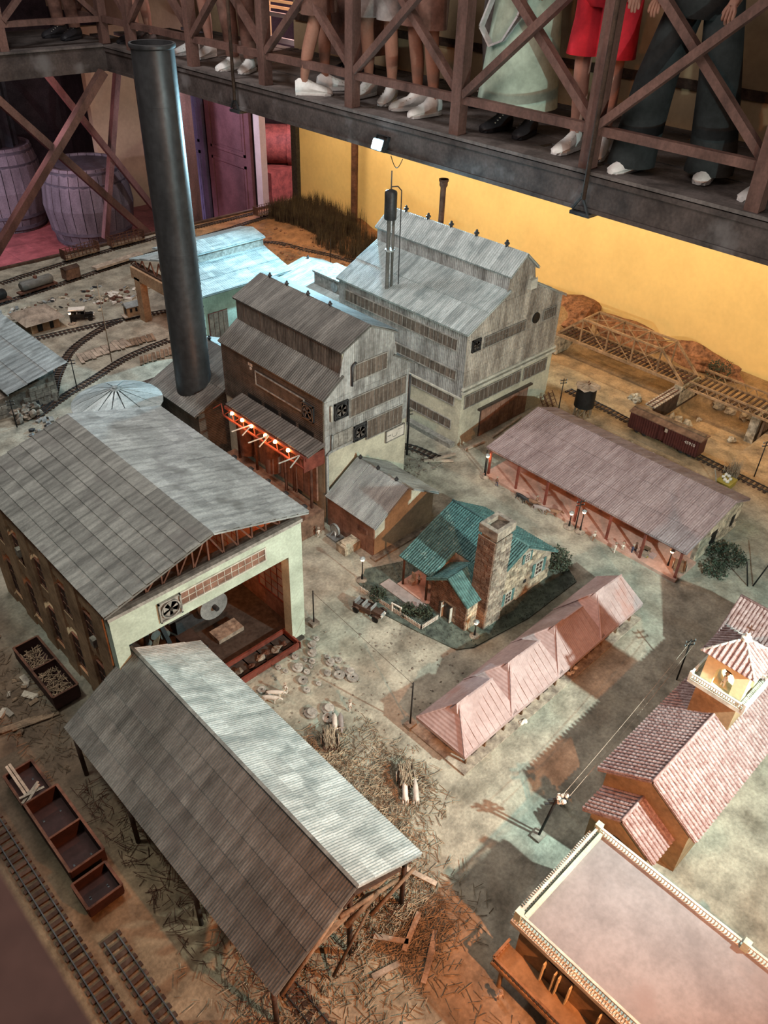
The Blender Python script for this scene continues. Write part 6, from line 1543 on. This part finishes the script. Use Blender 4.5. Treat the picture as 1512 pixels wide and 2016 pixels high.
# the body axis lies along X, head to -X
beast(1.403, 1.215, math.atan2(-.75, -.66)+PI*.0, 'left white ox of the pair by the scattered cane', s=1.0)
beast(1.432, 1.185, math.atan2(-.75, -.66), 'right white ox of the pair by the scattered cane', s=1.0)
beast(1.425, 1.655, .9, 'white ox harnessed beside the discs', s=.95); beast(1.446, 1.64, .9, 'grey ox harnessed beside the white one at the discs', 'grey_cloth', s=.95)
beast(1.335, 1.95, 2.3, 'pale ox lying against the shed roof edge near the discs', s=.85); beast(1.305, 1.94, 2.2, 'second pale ox half hidden by the shed roof edge', s=.85)
for k, (x, y) in enumerate(((3.295, 2.14), (3.305, 2.07), (3.29, 2.00), (3.32, 1.93))):
    beast(x, y, 1.4+.2*k, ('dark horse first from the street corner lamp', 'brown horse second from the street corner lamp', 'pale horse third in the line before the warehouse', 'brown horse last in the line before the warehouse')[k], ('iron', 'fig_brown', 'grey_cloth', 'fig_brown')[k], 'horse', 'horse', 'horses before the warehouse', 1.0, False)
# carts
def cart(x, y, yaw, label, m='wood', load='straw', L=.10):
    t = thing('cart', label, 'cart')
    MB().box(-L/2, L/2, -.028, .028, .024, .030).build('bed', M[m], t)
    for s in (-1, 1):
        MB().box(-L/2, L/2, s*.028-.001, s*.028+.001, .03, .042).build('side_rail', M[m], t)
        rg = MB().lathe((.0, s*.036, .024), [(.019, -.0015), (.024, -.0015), (.024, .0015), (.019, .0015), (.019, -.0015)], 18, axis='y')
        for k in range(4): rg.bar((.021*math.cos(k*PI/4), s*.036, .024+.021*math.sin(k*PI/4)), (-.021*math.cos(k*PI/4), s*.036, .024-.021*math.sin(k*PI/4)), .002)
        rg.build('wheel', M['wood_pale'], t)
    MB().bar((-L/2, 0, .026), (-L/2-.05, 0, .020), .003).build('shaft', M[m], t)
    if load:
        k = MB()
        for i in range(160):
            c = Vector((random.uniform(-L/2+.015, L/2-.015), random.uniform(-.022, .022), random.uniform(.034, .058))); d = Vector((1, random.uniform(-.35, .35), random.uniform(-.2, .2)))*.022; k.bar(c-d, c+d, .0022)
        tag(k.build('cane_load', M[load], t), kind='stuff')
    t.location = (x, y, .002); t.rotation_euler = (0, 0, yaw); return t
cart(1.35, 1.60, .9+PI, 'cane-laden cart behind the harnessed pair at the discs', 'wood_dark')
cart(1.455, 1.265, math.atan2(.75, .66)+PI*.0, 'dark loaded cart ahead of the pair of white oxen', 'wood_dark')
cart(3.44, 1.19, .4, 'wooden cart with a big spoked wheel at the near end of the warehouse', 'wood', None)
cart(2.42, 1.19, .2, 'small cart with white sacks by the row dwellings', 'wood_pale', None, .07)
for k, (x, y) in enumerate(((2.02, 1.125), (2.035, 1.12), (2.40, 1.15), (2.415, 1.145), (2.45, 1.15))):
    o = MB().blob((x, y, .010), .013, .011, .010, k, .3).build('sack', M['fig_white']); tag(o, 'white sack on the ground beside the row dwellings at the left' if k < 2 else 'white sack on the ground beside the small cart', 'sack', 'white sacks left' if k < 2 else 'white sacks by the cart')
for k, (x, y, m) in enumerate(((3.395, 1.37, 'wood_pale'), (3.41, 1.335, 'pink_roof'), (3.385, 1.355, 'yellow'), (3.43, 1.385, 'wood'))):
    s = (.022, .018, .008, .02)[k]; o = MB().box(x-s, x+s, y-s*.8, y+s*.8, .0, .03 if k != 2 else .02).box(x-s*1.05, x+s*1.05, y-s*.85, y+s*.85, .03 if k != 2 else .02, .034 if k != 2 else .023).build('crate', M[m]); tag(o, ('pale crate beside the figures before the warehouse', 'pinkish crate nearest the lamp before the warehouse', 'tiny yellow box beside the crates', 'brown crate behind the others before the warehouse')[k], 'crate')
# motor cars
def car(x, y, yaw, label, body='wood_dark', top=None, s=1.0):
    t = thing('vintage_car', label, 'car')
    MB().box(-.085, -.03, -.018, .018, .022, .046).build('bonnet', M[body], t); MB().box(-.088, -.084, -.017, .017, .020, .047).build('radiator', M['galv'], t)
    MB().box(-.03, .07, -.026, .026, .020, .036).box(-.03, .07, -.028, -.024, .03, .05).box(-.03, .07, .024, .028, .03, .05).box(.066, .072, -.028, .028, .03, .055).build('tub', M[body], t)
    for xx in (.0, .045): MB().box(xx, xx+.02, -.023, .023, .036, .042).box(xx+.018, xx+.024, -.023, .023, .042, .062).build('seat', M['galv'], t)
    MB().box(-.032, -.029, -.024, .024, .046, .068).build('windscreen', M['galv'], t)
    for xx in (-.065, .05):
        for sd in (-1, 1):
            MB().lathe((xx, sd*.036, .018), [(.012, -.003), (.018, -.003), (.018, .003), (.012, .003), (.012, -.003)], 14, axis='y').lathe((xx, sd*.036, .018), [(0, -.001), (.013, -.001), (.013, .001), (0, .001)], 8, axis='y').build('wheel', M['black_iron'], t, True)
            MB().bar((xx-.02, sd*.036, .034), (xx, sd*.036, .040), .010, .002).bar((xx, sd*.036, .040), (xx+.022, sd*.036, .030), .010, .002).build('mudguard', M[body], t)
    for sd in (-1, 1): MB().tube((-.092, sd*.014, .036), (-.085, sd*.014, .036), .006, n=10).build('headlamp', M['fig_white'], t, True)
    if top:
        MB().box(-.035, .075, -.030, .030, .078, .083).build('roof', M[top], t)
        for xx in (-.03, .07):
            for sd in (-1, 1): MB().bar((xx, sd*.026, .045), (xx, sd*.026, .08), .003).build('roof_post', M[body], t)
    t.location = (x, y, 0); t.rotation_euler = (0, 0, yaw); t.scale = (s, s, s); return t
car(1.995, 2.06, math.atan2(.83, -.05)+.15, 'open dark red vintage car parked on the street by the lamp')
car(2.57, 6.08, 2.6, 'dark green truck with a white canopy between the hut and the cabin car', 'black_iron', 'fig_white', 1.15)
t = thing('yellow_wagon', 'yellow wagon loaded with white sacks behind the warehouse end', 'wagon', (4.36, 1.41, 0))
MB().prism([(4.33, 1.36, .012), (4.40, 1.36, .012), (4.42, 1.36, .045), (4.31, 1.36, .045)], (0, .09, 0)).build('body', M['yellow'], t)
for i in range(6): MB().blob((4.34+.015*i-.01*(i % 2), 1.39+.02*(i % 3), .052), .012, .012, .010, i, .4).build('sack', M['fig_white'], t)
MB().bar((4.31, 1.44, .03), (4.30, 1.47, .12), .010, .006).build('upright_board', M['wood_pale'], t)

# ------------------------------------------------------------------ planks, scrap, straw
def plank_row(x0, y0, dx, dy, n, L, ang, label, m, group, w=.022):
    for i in range(n):
        c = Vector((x0+dx*i, y0+dy*i, .008+.001*(i % 3))); a = ang+random.uniform(-.08, .08); l = L*random.uniform(.8, 1.1)
        o = MB().obox(Matrix.Translation(c) @ Matrix.Rotation(a, 4, 'Z') @ Matrix.Rotation(.03, 4, 'Y'), -l/2, l/2, -w/2, w/2, -.002, .003).build('plank', M[m]); tag(o, ORD[i]+' '+label, 'plank', group)
plank_row(2.23, 5.44, .030, .002, 14, .17, PI/2-.15, 'pale plank from the left beside the curved track', 'wood_pale', 'row of pale planks', .027)
plank_row(2.60, 5.44, .028, -.003, 9, .13, PI/2-.25, 'brown plank from the left, right of the pale plank row', 'wood', 'row of brown planks', .024)
plank_row(2.55, 5.12, .035, .0, 9, .15, PI/2-.5, 'brown plank from the left behind the round tank', 'wood', 'planks behind the round tank', .024)
plank_row(.42, 2.56, .016, -.008, 7, .17, -.25, 'weathered board from the left in the heap below the straw-filled gondola', 'wood', 'weathered boards in the heap', .018)
plank_row(1.02, .72, .03, .02, 2, .14, .5, 'pale plank from the left in the straw before the foreground shed', 'wood_pale', 'planks in front of the shed', .018)
for i, (x, y, a, L) in enumerate(((.98, .86, -.9, .12), (1.05, .83, .4, .14), (.90, .80, -.3, .10), (.72, .62, .2, .16), (.80, .60, .9, .12), (1.20, .98, 1.9, .2))):
    o = MB().obox(Matrix.Translation((x, y, .012)) @ Matrix.Rotation(a, 4, 'Z'), -L/2, L/2, -.009, .009, -.003, .003).build('board', M['wood_pale']); tag(o, ('short loose board nearest the front shed post', 'loose board right of the front shed post', 'short loose board under the shed gable', 'long loose board on the orange-lit ground', 'loose board crossing the rails before the shed', 'longest loose board lying beside the right shed post')[i], 'board')
def stalks(n, fx, label, m='straw', L=(.02, .06), z=.012, r=.0024, name='cane_stalks'):
    k = MB()
    for i in range(n):
        x, y = fx(); a = random.uniform(0, 2*PI); l = random.uniform(*L)/2
        zz = random.uniform(.002, z); d = Vector((math.cos(a)*l, math.sin(a)*l, random.uniform(-.3, .3)*min(l, zz)))
        c = Vector((x, y, zz)); p, q = c-d, c+d; s = Vector((-math.sin(a), math.cos(a), 0))*r*.5
        up = Vector((0, 0, r))
        k.add([p-s, p+s, p+up, q-s, q+s, q+up], [(0, 1, 4, 3), (1, 2, 5, 4), (2, 0, 3, 5), (0, 2, 1), (3, 4, 5)])
    return tag(k.build(name, M[m]), label, 'cane stalks', kind='stuff')
G_ = random.gauss
stalks(1100, lambda: (G_(1.06, .10), G_(.86, .09)), 'thick litter of broken cane stalks in front of the foreground shed')
stalks(600, lambda: (G_(1.38, .08), G_(1.30, .08)), 'scattered cane stalks around the pair of white oxen', L=(.015, .05))
stalks(500, lambda: (G_(1.24, .05), G_(1.15, .09)), 'cane stalks heaped along the right side of the foreground shed')
stalks(900, lambda: (random.uniform(1.15, 1.55), random.uniform(1.05, 1.62)), 'loose cane stalks strewn over the open yard', L=(.01, .05), z=.006)
stalks(500, lambda: (G_(1.31, .04), G_(1.57, .06)), 'pile of cane by the loaded cart at the discs')
stalks(700, lambda: (G_(.62, .16), G_(.90, .14)), 'cane litter at the lower left end of the foreground shed', L=(.015, .05))
stalks(1200, lambda: (random.uniform(.46, 1.1), random.uniform(.9, 2.1)), 'reddish cane litter under the roof of the foreground shed', 'rust', L=(.02, .06), z=.03)
stalks(260, lambda: (random.uniform(.45, 1.1), random.uniform(.35, .85)), 'sparse cane stalks on the orange-lit ground at bottom centre', L=(.02, .06), z=.004)
stalks(500, lambda: (random.uniform(4.6, 5.4), random.uniform(5.6, 7.0)), 'dry stalks on the brown earth before the cane thicket', 'wood', L=(.02, .07), z=.01)
stalks(300, lambda: (random.uniform(.40, .62), random.uniform(2.2, 3.0)), 'dark chips of wood strewn beside the left gondola', 'wood', L=(.01, .05), z=.01)
sc = ['stone', 'pale_stone', 'fig_white', 'rust', 'iron', 'galv', 'wood_pale', 'wood']
def scrap_stuff(n, fx, label, ms, s=(.003, .007)):
    mb = MB()
    for i in range(n):
        x, y = fx(); r = random.uniform(*s); mb.blob((x, y, height(x, y)+r*.3), r, r*random.uniform(.5, 1), r*.5, i, .5, 6, 4)
    tag(mb.build('rubble', M[ms]), label, 'rubble', kind='stuff')
def scrap(n, fx, label, group, ms, s=(.008, .022), flat=.5):
    for i in range(n):
        x, y = fx(); r = random.uniform(*s)
        mb = MB()
        if i % 3 == 0: mb.obox(Matrix.Translation((x, y, height(x, y)+r*.3)) @ Matrix.Rotation(random.uniform(0, 3), 4, 'Z') @ Matrix.Rotation(random.uniform(-.3, .3), 4, 'X'), -r*1.3, r*1.3, -r*.6, r*.6, -r*.3, r*.3)
        else: mb.blob((x, y, height(x, y)+r*flat*.6), r, r*random.uniform(.5, 1), r*flat, i, .5, 7, 4)
        m_ = random.choice(ms); wd = {'stone': 'grey', 'pale_stone': 'beige', 'fig_white': 'white', 'rust': 'rusty', 'iron': 'black', 'galv': 'metallic', 'wood_pale': 'straw-coloured', 'wood': 'brown', 'wood_dark': 'dark brown', 'frame': 'dull grey'}[m_]
        tag(mb.build('scrap_piece', M[m_]), ('large ' if r > (s[0]+s[1])/2 else 'small ')+wd+(' slab ' if i % 3 == 0 else ' lump ')+label, 'scrap', group)
scrap(90, lambda: (random.uniform(2.10, 3.05), random.uniform(6.36, 6.62)), 'in the heap before the tank cars', 'scrap heap before the tank cars', ['stone', 'pale_stone', 'iron', 'galv', 'rust', 'fig_white'])
scrap(50, lambda: (G_(3.0, .13), G_(6.28, .10)), 'in the heap left of the far shed', 'bright scrap heap left of the far shed', ['fig_white', 'pale_stone', 'galv', 'rust'], (.012, .028))
scrap(40, lambda: (random.uniform(1.45, 1.75), random.uniform(4.35, 4.80)), 'between stone shed and round tank', 'junk between the stone shed and the tank', ['galv', 'stone', 'iron', 'frame'], (.01, .026))
scrap_stuff(60, lambda: (random.uniform(2.05, 2.30), random.uniform(4.5, 4.9)), 'rubble scattered behind the round tank', 'stone', (.006, .016))
scrap(60, lambda: (random.uniform(4.12, 4.36), random.uniform(1.42, 2.1)), 'between warehouse and boxcar', 'clutter between warehouse and boxcar', ['pale_stone', 'wood_pale', 'fig_white', 'rust', 'wood_dark'], (.010, .024))
scrap_stuff(90, lambda: (random.uniform(2.96, 3.24), random.uniform(2.7, 3.0)), 'grey rubble strewn at the foot of the alley between the mills', 'stone', (.005, .014))
scrap(40, lambda: (random.uniform(.42, .60), random.uniform(2.5, 3.3)), 'beside the workshop at left', 'stones beside the workshop at left', ['stone', 'wood'], (.010, .024))
scrap_stuff(260, lambda: (random.uniform(1.25, 2.1), random.uniform(1.2, 2.1)), 'tiny pebbles scattered over the yard before the workshop', 'stone')
scrap_stuff(160, lambda: (random.uniform(4.3, 5.3), random.uniform(4.9, 6.9)), 'lumps of reddish earth strewn before the cane thicket', 'earth_red', (.008, .025))
# timbers by the mill foot, rail bundle by the warehouse
for i, (a, c) in enumerate((((3.16, 2.80, .012), (3.30, 2.68, .012)), ((3.20, 2.76, .022), (3.36, 2.72, .018)), ((3.70, 2.70, .012), (4.05, 2.74, .012)), ((3.45, 2.72, .012), (3.62, 2.70, .012)), ((3.98, 2.62, .012), (4.22, 2.66, .012)), ((4.0, 2.66, .018), (4.2, 2.60, .018)))):
    o = MB().bar(a, c, .014, .012).build('timber', M['wood_pale']); tag(o, ('pale timber in the alley mouth between the mills', 'pale timber leaning on another in the alley mouth', 'long pale timber before the loading door', 'short pale timber at the left mill corner', 'pale timber at the right mill corner', 'crossed pale timber at the right mill corner')[i], 'timber')
t = thing('ladder_stack', 'stack of rusty ladder frames leaning beside the big mill corner', 'ladder', (4.32, 2.70, 0))
for k in range(3):
    for s in (0, .04): MB().bar((4.24+.05*k+s, 2.68, .01), (4.24+.05*k+s, 2.74, .10), .004).build('ladder_rail', M['rust'], t)
    for j in range(4): MB().bar((4.24+.05*k, 2.69+.013*j, .03+.02*j), (4.28+.05*k, 2.69+.013*j, .03+.02*j), .003).build('ladder_rung', M['rust'], t)
for i in range(9):
    o = MB().box(4.16, 4.24, 2.20-i*.028, 2.212-i*.028, .004, .014).build('rack_bar', M['black_iron' if i % 2 else 'rust']); tag(o, 'iron bar in the row lying along the rear of the warehouse', 'iron bar', 'iron bars behind the warehouse')

# ------------------------------------------------------------------ every look-alike gets its place, read from left to right in the view
def ordw(n):
    return str(n)+('th' if 10 <= n % 100 <= 20 else {1: 'st', 2: 'nd', 3: 'rd'}.get(n % 10, 'th'))
bpy.context.view_layer.update()
same = {}
for o in COL.objects:
    if o.parent is None and o.get('label') and o.get('kind') is None: same.setdefault(o['label'], []).append(o)
for lab, os_ in same.items():
    if len(os_) < 2: continue
    def u_(o):
        w_ = o.location-Vector((0, 0, 2.8)); return w_.dot(_R)/max(.01, w_.dot(_F))
    for i, o in enumerate(sorted(os_, key=u_)):
        o['label'] = lab+', '+(ordw(i+1)+' from left' if len(os_) > 2 else ('the left one', 'the right one')[i])
